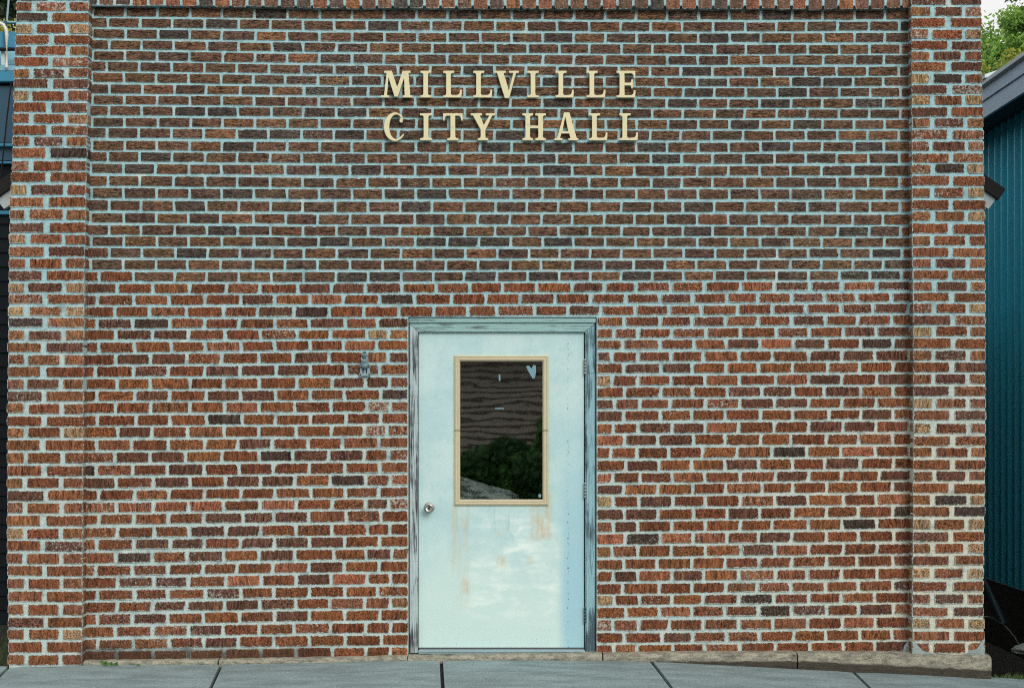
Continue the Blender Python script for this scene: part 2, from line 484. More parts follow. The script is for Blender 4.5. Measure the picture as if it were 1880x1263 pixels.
# solid wall thickness behind and brick reveals of the door opening
TH = .26
zB = P(0, YB).z; zO = P(0, OPT).z; zT = P(0, -430).z
xL = P(100,0).x; xR = P(1725,0).x; xa = P(OPL,0).x; xb = P(OPR,0).x
W.box((xL, .02, zB), (xa, TH, zO)); W.box((xb, .02, zB), (xR, TH, zO)); W.box((xL, .02, zO), (xR, TH, zT))
W.box((xa-.012, .006, zB), (xa-.0005, .05, zO)); W.box((xb+.0005, .006, zB), (xb+.012, .05, zO))
W.box((xa, .0065, zO+.0005), (xb, .05, zO+.012))
W.build('front_wall', bld)

# ---- pilasters
PD = .095
def pilaster(tab, outer, inner, left):
    B = Bricks()
    for i in range(-21, 55):
        y = pily(tab, i)
        n = pily(tab, i+1)-y if i < 54 else 22.8
        pv = y - pily(tab, i-1)
        h = .5*(n+pv)*.80
        lo = interp(y, *outer); hi = interp(y, *inner)
        if not left: lo, hi = hi, lo
        lo += R.gauss(0,.5); hi += R.gauss(0,.5)
        y0 = y-h/2; y1 = y+h/2
        if i % 2 == 0:
            a = lo + (30 if left else 33) + R.gauss(0,1); b = hi - (35 if left else 29) + R.gauss(0,1)
            segs = [(lo, a, True), (a+R.uniform(7,9.5), b-R.uniform(6.5,9), False), (b, hi, True)]
        else:
            mid = lerp(lo, hi, .485 if left else .535) + R.gauss(0,1.2); g = R.uniform(4,5.6)
            segs = [(lo, mid-g, False), (mid+g, hi, False)]
        for a, b, hd in segs:
            dy = R.gauss(0,.4); sk = R.gauss(0,.4)
            e = effl(1, a, y)
            if y < 340 and R.random() < (.55 if hd else .35): e = R.uniform(.5, 1.0)
            c = pil_col(hd)
            rg = .68
            B.brick((a, y0+dy), (b, y0+dy+R.gauss(0,.3)), (b, y1+dy), (a, y1+dy), PD, PD+.05, 1.0, c, e, rg, wrap=True)
        # bed and head mortar, set back a little from the brick faces, follows the slightly leaning edge
    ys = [-445 + k*(1236+445 if left else 1212+445)/80 for k in range(81)]
    base = len(B.v)
    for yy in ys:
        lo = interp(yy, *outer); hi = interp(yy, *inner)
        if not left: lo, hi = hi, lo
        ins = 1.1
        for (xx, dep) in ((lo+ins, -.04), (lo+ins, PD-.0068), (lerp(lo,hi,.25), PD-.0068), (lerp(lo,hi,.5), PD-.0068), (lerp(lo,hi,.75), PD-.0068), (hi-ins, PD-.0068), (hi-ins, -.04)):
            q = P(xx, yy, PD); q.y = -dep + mnoise.noise(q*9)*.001
            B.v.append(q); B.dim.append((1,1,0)); B.col.append((.4,.45,.4,1)); B.rnd.append((0,0,0))
    for r_ in range(80):
        for k in range(6):
            a = base + r_*7+k
            B.f.append((a, a+7, a+8, a+1)); B.mi.append(1)
    return B.build('pilaster', bld)
oL = ([-400,0,100,200,300,420,500,620,760,1000,1100,1220],[33,29.5,27,24,21,16.5,15.5,14.5,13,12,14,15])
iL = ([-400,0,100,300,450,600,900,1200],[165,163,162,159,156,154,152,150.5])
oR = ([-400,0,100,200,300,420,520,700,900,1000,1080,1200],[1797,1801,1803,1805,1807,1808.6,1810,1810.5,1809.6,1807,1806,1808])
iR = ([-400,0,300,450,600,800,1000,1200],[1672,1673,1674,1675,1677,1677,1676,1675])
pilaster(PLY, oL, iL, True); pilaster(PRY, oR, iR, False)

# ---- projecting rowlock band under the parapet
B = Bricks(); BD = .05
x = 150.0
bot = ([165,650,940,1600,1670],[9.5,15.5,16,17,14])
while x < 1690:
    pitch = interp(x, [165,800,1670],[30.2,29.6,28.6]) + R.gauss(0,.5)
    a = x+2.2; b = x+pitch-2.2; yb = interp(x+15, *bot) + R.gauss(0,.5)
    c = R.choice([(.22,.125,.085),(.17,.10,.072),(.26,.12,.075),(.13,.09,.075),(.10,.085,.075),(.30,.13,.07)])
    B.brick((a, yb-62), (b, yb-62), (b, yb), (a, yb), BD, BD+.04, .5, jit(c), R.uniform(0,.3), .8)
    x += pitch
q0 = P(140, 0, BD); q1 = P(1695, 0, BD)
B.box((q0.x, -BD+.004, P(0,10.5,BD).z), (q1.x, .03, P(0,-50,BD).z))
B.build('rowlock_band', bld)
mb = MB(); a = P(8, -446, .14); b = P(1818, -446, .14)
M_STONE = simple_mat('coping_stone', (.36,.35,.31), .9, var=.4, scale=9, bump=.4)
mb.box((a.x-.02, -.16, a.z), (b.x+.02, TH+.05, a.z+.12), bev=.012); mb.build('coping', M_STONE, bld)

# ------------------------------------------------------------------ concrete ledge at the foot of the wall
def concrete_mat(name, col, dirt, grain=.5, warm=None):
    m, nt, bs, out = new_mat(name); g = G(nt); pos = g.pos(); p = g.xyz(pos)
    n1 = g.noise(g.vmath('MULTIPLY', pos, (1, .2, 1)), 130, 5, .8); n2 = g.noise(g.vmath('MULTIPLY', pos, (.8,2.2,1)), 3.0, 5, .62); n3 = g.noise(pos, 28, 5, .7)
    c = g.mix(g.step(n2, .34, .68), col, tuple(x*.70 for x in col))
    if warm: c = g.mix(g.step(g.noise(pos, 1.3, 3, .5), .45, .7), c, warm)
    c = g.mix(1.0, c, g.math('ADD', 1-grain*.5, g.math('MULTIPLY', n1, grain)), 'MULTIPLY')
    c = g.mix(1.0, c, g.math('ADD', .80, g.math('MULTIPLY', n3, .40)), 'MULTIPLY')
    c = g.mix(g.math('MULTIPLY', g.step(g.noise(g.vmath('MULTIPLY', pos, (1,.3,1)), 75, 4, .75), .60, .68), .6), c, tuple(x*.35 for x in col))
    c = g.mix(g.math('MULTIPLY', g.step(g.noise(g.vmath('MULTIPLY', pos, (1,.3,1)), 60, 4, .75), .62, .70), .5), c, tuple(min(1,x*1.8) for x in col))
    c = g.mix(g.math('MULTIPLY', g.step(g.noise(pos, 2.1, 5, .7), .54, .66), .35), c, tuple(x*.5 for x in col))
    c = g.mix(g.math('MULTIPLY', g.step(n3, .60, .72), dirt), c, (.05,.045,.035))
    nt.links.new(c, bs.inputs['Base Color']); bs.inputs['Roughness'].default_value = .93
    bs.inputs['Specular IOR Level'].default_value = .2
    nt.links.new(g.bump(g.math('ADD', n1, g.math('MULTIPLY', n3, 1.2)), .5, .004), bs.inputs['Normal'])
    return m
def ledge_mat():
    m, nt, bs, out = new_mat('ledge_concrete'); g = G(nt); pos = g.pos(); p = g.xyz(pos)
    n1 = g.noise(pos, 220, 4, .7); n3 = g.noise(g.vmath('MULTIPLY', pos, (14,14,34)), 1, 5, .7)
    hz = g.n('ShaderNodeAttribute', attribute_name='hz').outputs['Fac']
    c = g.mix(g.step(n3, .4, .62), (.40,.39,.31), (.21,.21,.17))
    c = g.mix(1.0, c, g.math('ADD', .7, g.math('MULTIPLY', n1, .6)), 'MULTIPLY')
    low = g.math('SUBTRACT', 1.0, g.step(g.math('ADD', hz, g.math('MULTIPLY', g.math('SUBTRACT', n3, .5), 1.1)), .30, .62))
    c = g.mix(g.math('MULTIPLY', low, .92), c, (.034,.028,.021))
    c = g.mix(g.math('MULTIPLY', g.step(g.noise(pos, 70, 4, .7), .54, .64), .55), c, (.09,.08,.06))
    c = g.mix(g.math('MULTIPLY', g.step(n3, .62, .70), .8), c, (.03,.028,.024))
    nt.links.new(c, bs.inputs['Base Color']); bs.inputs['Roughness'].default_value = .95
    nt.links.new(g.bump(g.math('ADD', n1, g.math('MULTIPLY', n3, 2.0)), .8, .008), bs.inputs['Normal'])
    return m
M_LEDGE = ledge_mat()
LX = [152, 400, 750, 1100, 1200, 1300, 1500, 1700, 1822]
LT = [1213, 1211, 1204.5, 1200.5, 1199.5, 1199, 1199, 1201, 1203]
LBt= [1225, 1224, 1216, 1215, 1216, 1220, 1231, 1240, 1245]
verts = []; faces = []; hzv = []
segs = [(152,399),(402,747.5),(749.5,1105.5),(1108,1463),(1465.5,1822)]
LDP = .135
for a, b in segs:
    n = int((b-a)/9); base = len(verts)
    for k in range(n+1):
        px = lerp(a, b, k/n); t = interp(px, LX, LT); bt = interp(px, LX, LBt)
        t += mnoise.noise(Vector((px*.03, 0, 3)))*1.3 + R.gauss(0,.25)
        endr = 0
        if px > 1800: endr = ((px-1800)/22)**2*5
        LDP = interp(px, [152,900,1300,1822],[.062,.07,.115,.135])
        prof = [(t-1.0+endr*.3, -.06, 1), (t+endr*.4, LDP-.045-endr*.004, 1), (t+.8+endr*.6, LDP-.016-endr*.004, .95), (t+3.2+endr, LDP-.002-endr*.004, .85)]
        for m_ in range(1, 6):
            f = m_/5
            yy = lerp(t+3.2, bt+8, f); und = mnoise.noise(Vector((px*.05, f*3, 1)))*.006
            prof.append((yy, LDP - .010*f*f + und - endr*.004, .85*(1-f)))
        for (py, d_, hh) in prof:
            q = P(px, py, LDP); q.y = -d_
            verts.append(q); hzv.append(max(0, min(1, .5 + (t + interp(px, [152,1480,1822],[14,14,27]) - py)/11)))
    L = 9
    for k in range(n):
        for m_ in range(L-1):
            a0 = base + k*L + m_
            faces.append((a0, a0+1, a0+L+1, a0+L))
    faces.append(tuple(base + m_ for m_ in range(L-1, -1, -1))); faces.append(tuple(base + n*L + m_ for m_ in range(L)))
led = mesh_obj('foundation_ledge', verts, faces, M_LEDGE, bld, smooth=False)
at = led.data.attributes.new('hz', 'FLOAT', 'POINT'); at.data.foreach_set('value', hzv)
# grey mortar parging at the foot of the right pilaster
M_PARGE = concrete_mat('parging', (.33,.41,.42), .5, 1.0)
def parge(outline, d0):
    pts = []
    for k in range(len(outline)):
        a = outline[k]; b = outline[(k+1) % len(outline)]
        for q in range(5):
            f = q/5; pts.append((lerp(a[0],b[0],f)+R.gauss(0,.6), lerp(a[1],b[1],f)+R.gauss(0,.6)))
    c = [P(x_, y_, d0) for x_, y_ in pts]
    ctr = sum(c, Vector())/len(c); inn = []
    for v in c:
        q = v.lerp(ctr, .35); q.y -= .003 + R.uniform(0,.002); inn.append(q)
    ctr.y -= .004
    n = len(c); vs = c + inn + [ctr]; fs = []
    for i in range(n):
        j = (i+1) % n; fs += [(i, i+n, j+n, j), (i+n, 2*n, j+n)]
    mb = MB(); mb.add(vs, fs); mb.build('mortar_patch', M_PARGE, bld)
parge([(1675,1179),(1680,1177),(1685,1188),(1694,1193),(1699,1197),(1716,1200),(1722,1203),(1690,1203),(1676,1203)], PD+.003)
parge([(1807.5,1172),(1807,1202),(1768,1202),(1776,1198),(1783,1193),(1795,1195),(1801,1188),(1803,1176)], PD+.003)
parge([(1663,1180),(1671,1174),(1672,1200),(1655,1199)], .004)

# ------------------------------------------------------------------ rear body of the hall with its gabled roof
M_SIDEWALL = simple_mat('block_side_wall', (.13,.11,.10), .95, var=.4, scale=6, bump=.5)
M_ROOF = simple_mat('dark_roofing', (.020,.018,.018), .9, var=.4, scale=30, bump=.5)
M_WHITE = simple_mat('old_white_paint', (.60,.70,.72), .6, var=.2, scale=14, bump=.15, dark=(.2,.22,.22), dthr=(.68,.8))
for s_ in (-1, 1):
    mb = MB(); xs = -.1 + s_*2.93
    mb.box((xs-.1, TH+.003, -.7), (xs+.1, 9.0, 3.1)); mb.build('side_wall', M_SIDEWALL, bld)
rx = -.109; rz = 5.55; y0 = 1.0
for s_ in (-1, 1):
    tip = Vector((rx + s_*3.52, y0, 3.12)); rid = Vector((rx, y0, rz))
    dr = (rid-tip).normalized(); nn = Vector((-dr.z*1, 0, dr.x)); 
    if nn.z < 0: nn = -nn
    mb = MB(); th = .085
    mb.prism([tip, rid, rid - nn*th, tip - nn*th], (0, 8.3, 0))
    rf = mb.build('roof', M_ROOF, bld)
    mb = MB(); a_ = tip + dr*.012 - nn*(th+.003); b_ = rid - nn*(th+.003)
    mb.prism([a_ + Vector((0,.03,0)), b_ + Vector((0,.03,0)), b_ - nn*.085 + Vector((0,.03,0)), a_ + dr*.004 - nn*.085 + Vector((0,.03,0))], (0, .045, 0))
    f_ = mb.build('fascia_board', M_WHITE, rf)
# gable wall under the rear roof (closes the room behind the false front)
mb = MB(); mb.box((-2.9, 8.8, -.7), (2.7, 8.98, 3.1)); mb.build('rear_wall', M_SIDEWALL, bld)
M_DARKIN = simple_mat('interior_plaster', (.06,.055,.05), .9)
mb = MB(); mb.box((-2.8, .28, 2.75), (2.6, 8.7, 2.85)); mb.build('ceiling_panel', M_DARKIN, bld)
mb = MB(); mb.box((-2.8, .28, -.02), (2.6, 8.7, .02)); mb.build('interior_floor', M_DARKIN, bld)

# ------------------------------------------------------------------ door frame, door
def weathered(name, paint, wood, amount, stretch=(60,60,3.2)):
    m, nt, bs, out = new_mat(name); g = G(nt); pos = g.pos()
    v = g.vmath('MULTIPLY', pos, stretch)
    n1 = g.noise(v, 1, 6, .7, .4); n2 = g.noise(pos, 3.1, 3, .6); n3 = g.noise(v, 2.6, 4, .7)
    f = g.step(g.math('ADD', g.math('MULTIPLY', n1, .7), g.math('MULTIPLY', n2, .55)), amount, amount+.13)
    c = g.mix(f, paint, g.mix(n3, wood, tuple(min(1,x*3.2) for x in wood)))
    c = g.mix(1.0, c, g.math('ADD', .65, g.math('MULTIPLY', n3, .7)), 'MULTIPLY')
    nt.links.new(c, bs.inputs['Base Color']); bs.inputs['Roughness'].default_value = .8
    bs.inputs['Specular IOR Level'].default_value = .25
    nt.links.new(g.bump(g.math('SUBTRACT', n3, g.math('MULTIPLY', f, .8)), .7, .004), bs.inputs['Normal'])
    return m
M_JAMBL = weathered('peeling_paint_left', (.40,.50,.52), (.030,.030,.036), .60)
M_JAMBR = weathered('peeling_paint_right', (.25,.44,.50), (.030,.050,.060), .60)
M_HEAD = weathered('peeling_paint_head', (.27,.45,.45), (.04,.05,.05), .66, (3.2,60,60))
M_BLACK = simple_mat('dark_gap', (.008,.009,.01), .9, bump=0)
CD = -.028      # casing face, behind the brick face
def cz(px, py, d=CD): return P(px, py, d)
def slab_px(mb, x0, y0, x1, y1, d, th, m=0, bev=.003):
    a = P(x0, y1, d); b = P(x1, y0, d); mb.box((a.x, -d, a.z), (b.x, -d+th, b.z), m, bev)
frame = MB(); 
slab_px(frame, 751, 583.6, 1094, 592.5, CD+.012, .10, 2)            # drip strip above
# mitred head and jambs as prisms
def pr(mb, poly, d, th, m):
    mb.prism([P(x_, y_, d) for x_, y_ in poly], (0, th, 0), m)
pr(frame, [(752.5,593.2),(1092.5,593.2),(1074.5,609.2),(767.5,609.2)], CD, .09, 2)
def jamb(xo, xi, m, cuts):
    y0 = 593.2
    for k in range(len(cuts)):
        yt = cuts[k-1] if k else None; yb = cuts[k]
        dx = CD + R.uniform(-.0025, .0025)
        if k == 0: poly = [(xo, y0+.8), (xi, 609.9), (xi, yb-.1), (xo, yb-.1)]
        else: poly = [(xo, yt+.1), (xi, yt+.1), (xi, yb-.1), (xo, yb-.1)]
        pr(frame, poly, dx, .09, m)
jamb(752.3, 767.2, 0, [727, 777, 858, 1030, 1198]); jamb(1092.8, 1074.8, 1, [684, 727, 962, 1002, 1060, 1199])
slab_px(frame, 1076.5, 612, 1080.5, 1196, CD+.006, .03, 1, .002)     # stop bead on hinge side
dfr = frame.build('door_frame', [M_JAMBL, M_JAMBR, M_HEAD], bld)
M_CAULK = simple_mat('old_brown_caulk', (.05,.035,.025), .9)
for q0_, q1_ in ((750.2,751.8),(1093.2,1094.9)):
    mb = MB(); pr(mb, [(q0_,584),(q1_,584),(q1_,1199),(q0_,1199)], CD-.004, .05, 0); mb.build('caulk_strip', M_CAULK, bld)
mb = MB(); a = P(768, 1200, -.09); b = P(1073, 605, -.09)
# rebate behind the leaf, drawn as four dark strips so the window stays open
mb.box((a.x-.03, .085, a.z), (P(771,0,-.09).x, .12, b.z)); mb.build('door_rebate', M_BLACK, bld); mb = MB(); mb.box((P(1070,0,-.09).x, .0855, a.z), (b.x+.03, .12, b.z))
mb.build('door_rebate', M_BLACK, bld)

LD = -.052     # door leaf face
DX0, DX1, DY0, DY1 = 768.6, 1072.4, 610.6, 1190.0
WX0, WX1, WY0, WY1 = 842.5, 999.5, 661, 920
def door_mat():
    m, nt, bs, out = new_mat('painted_steel_door'); g = G(nt); pos = g.pos(); p = g.xyz(pos); X, Z = p[0], p[2]
    def wx(px): return P(px, 0, LD).x
    def wz(py): return P(0, py, LD).z
    n = g.noise(pos, 5, 5, .6); n2 = g.noise(pos, 26, 4, .6); n3 = g.noise(pos, 420, 2, .5)
    streak = g.noise(g.vmath('MULTIPLY', pos, (26,26,2.2)), 1, 4, .6)
    c = g.mix(g.step(g.noise(pos, 3.4, 6, .68), .34, .66), (.40,.615,.64), (.51,.69,.69))
    c = g.mix(g.math('MULTIPLY', g.step(n2, .56, .70), .22), c, (.30,.46,.46))
    c = g.mix(g.math('MULTIPLY', g.step(g.noise(pos, 95, 4, .7), .66, .72), .45), c, (.20,.30,.30))
    # chalky, scrubbed lower half
    zf = g.math('SUBTRACT', 1.0, g.step(g.math('ADD', Z, g.math('MULTIPLY', n, .35)), wz(1060), wz(880)))
    xr = g.math('SUBTRACT', 1.0, g.step(X, wx(1026), wx(1040)))
    c = g.mix(g.math('MULTIPLY', g.math('MULTIPLY', zf, xr), .8), c, (.55,.73,.70))
    bandp = g.vmath('MULTIPLY', pos, (3.4, 1, 8))
    smear = g.step(g.noise(bandp, 1.5, 5, .55, .3), .42, .72)
    low = g.box(X, Z, wx(860), wx(1030), wz(1130), wz(950), .10)
    c = g.mix(g.math('MULTIPLY', g.math('MULTIPLY', smear, low), .9), c, (.74,.86,.83))
    # blue overspray band along the hinge edge
    bl = g.step(g.math('ADD', X, g.math('MULTIPLY', n2, .012)), wx(1020), wx(1046))
    blz = g.math('SUBTRACT', 1.0, g.step(g.math('ADD', Z, g.math('MULTIPLY', n, .3)), wz(980), wz(640)))
    c = g.mix(g.math('MULTIPLY', g.math('MULTIPLY', bl, blz), .85), c, (.31,.55,.64))
    # rust below the window
    rust = None
    for (a, b, t, bt, s) in ((974,1010,905,990,.95),(984,998,935,985,.4),(830,838,925,1050,.6),(846,858,950,975,.8),(846,860,990,1002,.55),(846,862,1062,1090,.85),(912,926,975,988,.6),(913,928,1020,1040,.75),(968,978,1022,1034,.7),(838,862,925,1120,.30),(1000,1012,900,960,.5)):
        q = g.math('MULTIPLY', g.box(X, Z, wx(a), wx(b), wz(bt), wz(t), .020), s)
        rust = q if rust is None else g.math('MAXIMUM', rust, q)
    rust = g.math('MULTIPLY', rust, g.step(g.math('ADD', g.math('MULTIPLY', streak, .65), g.math('MULTIPLY', n2, .35)), .34, .62))
    c = g.mix(g.math('MULTIPLY', rust, .75), c, (.56,.42,.21))
    # drip streaks under the window sill
    dr = g.math('MULTIPLY', g.box(X, Z, wx(838), wx(1005), wz(975), wz(925), .012), g.step(streak, .52, .66))
    c = g.mix(g.math('MULTIPLY', dr, .35), c, (.25,.42,.38))
    # splash dirt at the bottom
    fl = g.math('MULTIPLY', g.step(g.noise(pos, 120, 3, .6), .66, .72), g.math('SUBTRACT', 1.0, g.step(Z, wz(1185), wz(1120))))
    c = g.mix(g.math('MULTIPLY', fl, .8), c, (.06,.06,.05))
    # chipped rivet line near the hinge edge
    lin = g.math('MULTIPLY', g.box(X, Z, wx(1041.5), wx(1044.5), wz(1188), wz(615), .002), g.step(g.noise(g.vmath('MULTIPLY', pos, (90,90,60)), 1, 3, .7), .585, .62))
    c = g.mix(g.math('MULTIPLY', lin, .9), c, (.06,.11,.13))
    c = g.mix(1.0, c, g.math('ADD', .92, g.math('MULTIPLY', n3, .16)), 'MULTIPLY')
    nt.links.new(c, bs.inputs['Base Color']); bs.inputs['Roughness'].default_value = .5
    bs.inputs['Specular IOR Level'].default_value = .35
    h = g.math('ADD', g.math('MULTIPLY', n3, .15), g.math('ADD', g.math('MULTIPLY', n, 1.0), g.math('MULTIPLY', lin, -1.0)))
    nt.links.new(g.bump(h, .25, .004), bs.inputs['Normal'])
    return m
M_DOOR = door_mat()
mb = MB()
slab_px(mb, DX0, DY0, WX0, DY1, LD, .042, 0, 0); slab_px(mb, WX1, DY0, DX1, DY1, LD, .042, 0, 0)
slab_px(mb, WX0+.01, DY0, WX1-.01, WY0, LD, .042, 0, 0); slab_px(mb, WX0+.01, WY1, WX1-.01, DY1, LD, .042, 0, 0)
bm = bmesh.new()
for v in mb.v: bm.verts.new(v)
bm.verts.ensure_lookup_table()
for f in mb.f:
    bm.faces.new([bm.verts[i] for i in f])
me = bpy.data.meshes.new('door'); bm.to_mesh(me); bm.free(); me.materials.append(M_DOOR)
door = bpy.data.objects.new('door', me); put(door, bld)
door['label'] = 'white painted steel door with chalky scrubbed lower half and rust stains'
def dpart(mb, name, mat, smooth=False):
    o = mb.build(name, mat, None, smooth); o.parent = door; o.location = (0,0,0); return o
# glazing bead in cream plastic, each side in two lengths as on the door
M_BEAD = simple_mat('cream_glazing_bead', (.50,.46,.31), .55, var=.2, scale=20, bump=.1, dark=(.30,.22,.13), dthr=(.66,.78))
mb = MB()
def bead(x0, y0, x1, y1):
    """mitred moulding ring: outer rect given in pixels, stepped section"""
    rings = [(0,0.0),(0,.010),(2.6,.016),(4.4,.013),(7.8,.015),(10.8,.006),(10.8,-.012)]
    vs = []; fs = []
    for ins, dd in rings:
        for (px, py) in ((x0+ins,y0+ins),(x1-ins,y0+ins),(x1-ins,y1-ins),(x0+ins,y1-ins)):
            vs.append(P(px, py, LD+dd))
    for i in range(len(rings)-1):
        for k in range(4):
            k2 = (k+1) % 4; fs.append((i*4+k, i*4+k2, (i+1)*4+k2, (i+1)*4+k))
    mb.add(vs, fs)
bead(834, 652.5, 1007, 927.5)
wf = dpart(mb, 'window_frame', M_BEAD)
M_BJ = simple_mat('bead_joint_dirt', (.12,.09,.06), .8)
for px0, px1 in ((834.2,844.6),(996.6,1006.8)):
    mb = MB(); slab_px(mb, px0, 789.3, px1, 790.6, LD+.0165, .004, 0, 0)
    dpart(mb, 'bead_joint', M_BJ)
def glass_mat():
    m, nt, bs, out = new_mat('old_window_glass'); g = G(nt); pos = g.pos()
    nt.nodes.remove(bs)
    tr = g.n('ShaderNodeBsdfTransparent'); tr.inputs[0].default_value = (.55,.62,.60,1)
    gl = g.n('ShaderNodeBsdfGlossy'); gl.inputs['Roughness'].default_value = .02; gl.inputs[0].default_value = (.95,.97,.95,1)
    h = g.math('ADD', g.noise(g.vmath('MULTIPLY', pos, (3.0,3.0,5)), 1, 1, .4), g.math('MULTIPLY', g.noise(g.vmath('MULTIPLY', pos, (10,10,18)), 1, 1, .4), .16))
    nt.links.new(g.bump(h, .016, .02), gl.inputs['Normal'])
    mx = g.n('ShaderNodeMixShader'); mx.inputs[0].default_value = .42
    nt.links.new(tr.outputs[0], mx.inputs[1]); nt.links.new(gl.outputs[0], mx.inputs[2]); nt.links.new(mx.outputs[0], out.inputs[0])
    return m
mb = MB(); GD = LD-.010
a = P(WX0, WY1, GD); b = P(WX1, WY0, GD)
mb.add([(a.x,-GD,a.z),(b.x,-GD,a.z),(b.x,-GD,b.z),(a.x,-GD,b.z)], [(0,1,2,3)])
dpart(mb, 'window_pane', glass_mat())
# remains of stickers on the glass
M_STK = simple_mat('faded_sticker', (.15,.31,.37), .7, var=.35, scale=60, bump=.1)
def stick(poly, d=GD+.0012, mat=M_STK):
    mb = MB(); pr(mb, poly, d, .0006, 0); return dpart(mb, 'sticker', mat)
stick([(966,672),(971,671),(976,677),(979,670),(984,671),(984,682),(982,694),(978,695),(974,688),(969,680)])['label'] = 'torn triangular pale blue sticker remnant on the glass'
stick([(915.5,688),(918.5,688),(918.8,699),(915.8,699)])['label'] = 'small upright white tape mark on the glass'
stick([(909,748.5),(925,749),(925,751),(909,750.6)])['label'] = 'thin flat white tape mark on the glass'
stick([(988,908),(991,906),(994,908),(993,913),(989,913)])['label'] = 'tiny pale mark in the lower right corner of the glass'
# knob
M_STEEL = simple_mat('worn_steel', (.48,.47,.42), .32, 1.0, var=.2, scale=40, bump=.05)
M_DKSTEEL = simple_mat('dark_steel', (.10,.10,.10), .5, .8, bump=.05)
mb = MB(); kc = P(788, 931.5, LD)
mb.lathe([(.034,0),(.034,.004),(.030,.008),(.017,.012),(.014,.03),(.018,.038),(.027,.045),(.030,.056),(.028,.066),(.020,.072),(.018,.069),(.0,.069)], kc, (0,-1,0), 28)
kn = dpart(mb, 'door_knob', M_STEEL, True)
mb = MB(); mb.lathe([(.0085,0),(.0085,.0035),(.0065,.004),(.0,.004)], kc + Vector((0,-.069,0)), (0,-1,0), 16)
slab_px(mb, 787.4, 930, 788.6, 933, LD+.0745, .002, 1, 0)
dpart(mb, 'lock_cylinder', [M_DKSTEEL, M_BLACK])
for yc in (673, 900, 1128):
    mb = MB()
    for k in range(5):
        p0 = P(1074.6, yc-15+k*6+.5, LD+.02); p1 = P(1074.6, yc-15+k*6+5.5, LD+.02)
        mb.tube([p0, p1], .0075, 10)
    dpart(mb, 'hinge', simple_mat('hinge_metal', (.33,.30,.25), .45, .7) if yc < 1000 else M_DKSTEEL, True)
# bottom sweep and sill
mb = MB(); slab_px(mb, 769, 1188.2, 1072, 1191.2, LD+.006, .02, 0, 0)
dpart(mb, 'door_sweep', M_DKSTEEL)
mb = MB(); slab_px(mb, 768, 1192.4, 1074, 1200.2, CD+.02, .10, 0, .004)
slab_px(mb, 768, 1195.0, 1074, 1196.6, CD+.026, .02, 0, .001)
mb.build('threshold', simple_mat('aluminium_sill', (.36,.50,.55), .4, .5, var=.3, scale=30, stretch=(.3,1,1)), bld)

# crumpled cloth added behind the glass, standing in for a mirrored silver car
verts = []; faces = []; nx, nz = 46, 20
ptop = ([845,860,880,900,925,950,955],[874,879,885,891,897,906,914])
for j in range(nz+1):
    for i in range(nx+1):
        px = lerp(836, 953, i/nx); t = interp(px, *ptop); py = lerp(t, 926, j/nz)
        f = mnoise.fractal(Vector((px*.035 + py*.03, py*.11, .3)), 1, 2, 3)*.09
        q = P(px, py, -.19); q.y += f - .04*(j/nz); q.z += mnoise.noise(Vector((px*.07, 2, j*.3)))*.012
        verts.append(q)
for j in range(nz):
    for i in range(nx):
        a0 = j*(nx+1)+i; faces.append((a0, a0+nx+1, a0+nx+2, a0+1))
M_REFL = simple_mat('pale_reflection_cloth', (.78,.80,.82), .7, var=.3, scale=18, bump=.3)
o = mesh_obj('reflection_cloth', verts, faces, M_REFL, smooth=True)
tag(o, 'crumpled pale grey cloth standing in for a car reflection behind the lower left of the door window', 'cloth')
# shelf carrying the stand-in cloth
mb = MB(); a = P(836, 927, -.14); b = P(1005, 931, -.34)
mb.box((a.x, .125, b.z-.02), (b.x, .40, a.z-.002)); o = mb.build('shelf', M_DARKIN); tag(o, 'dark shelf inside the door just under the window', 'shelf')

# ------------------------------------------------------------------ lettering
def fillet(pts):  # helper kept simple: pts are already dense
    return pts
def arc(cx, cy, rx_, ry_, a0, a1, n=8):
    return [(cx + rx_*math.cos(math.radians(lerp(a0,a1,k/n))), cy + ry_*math.sin(math.radians(lerp(a0,a1,k/n)))) for k in range(n+1)]
SH = .095; BR = .06
def stem_I(w, cx=None, sw=.185, h=1.0):
    """slab serif stem with bracketed serifs, width w"""
    c = w/2 if cx is None else cx; l = c-sw/2; r = c+sw/2
    p = [(0,0),(w,0),(w,SH)]
    p += [(r+BR, SH)] + arc(r+BR, SH+BR, BR, BR, 270, 180, 5)
    p += arc(r+BR, h-SH-BR, BR, BR, 180, 90, 5) + [(w,h-SH),(w,h),(0,h),(0,h-SH)]
    p += arc(l-BR, h-SH-BR, BR, BR, 90, 0, 5) + arc(l-BR, SH+BR, BR, BR, 0, -90, 5) + [(0,SH)]
    return [p]
def let_I(w): return stem_I(w)
def let_L(w):
    sw=.185; l=.11; r=l+sw; sr=.42
    p = [(0,0),(w,0),(w+.01,.30),(w-.075,.30)] + arc(w-.17, .27, .10, .16, 0, -90, 5) + [(r+BR,.105)] + arc(r+BR, .105+BR, BR, BR, 270, 180, 4)
    p += arc(r+BR, 1-SH-BR, BR, BR, 180, 90, 5) + [(sr,1-SH),(sr,1),(0,1),(0,1-SH)] + arc(l-BR, 1-SH-BR, BR, BR, 90, 0, 5) + arc(l-BR, SH+BR, BR, BR, 0, -90, 5) + [(0,SH)]
    return [p]
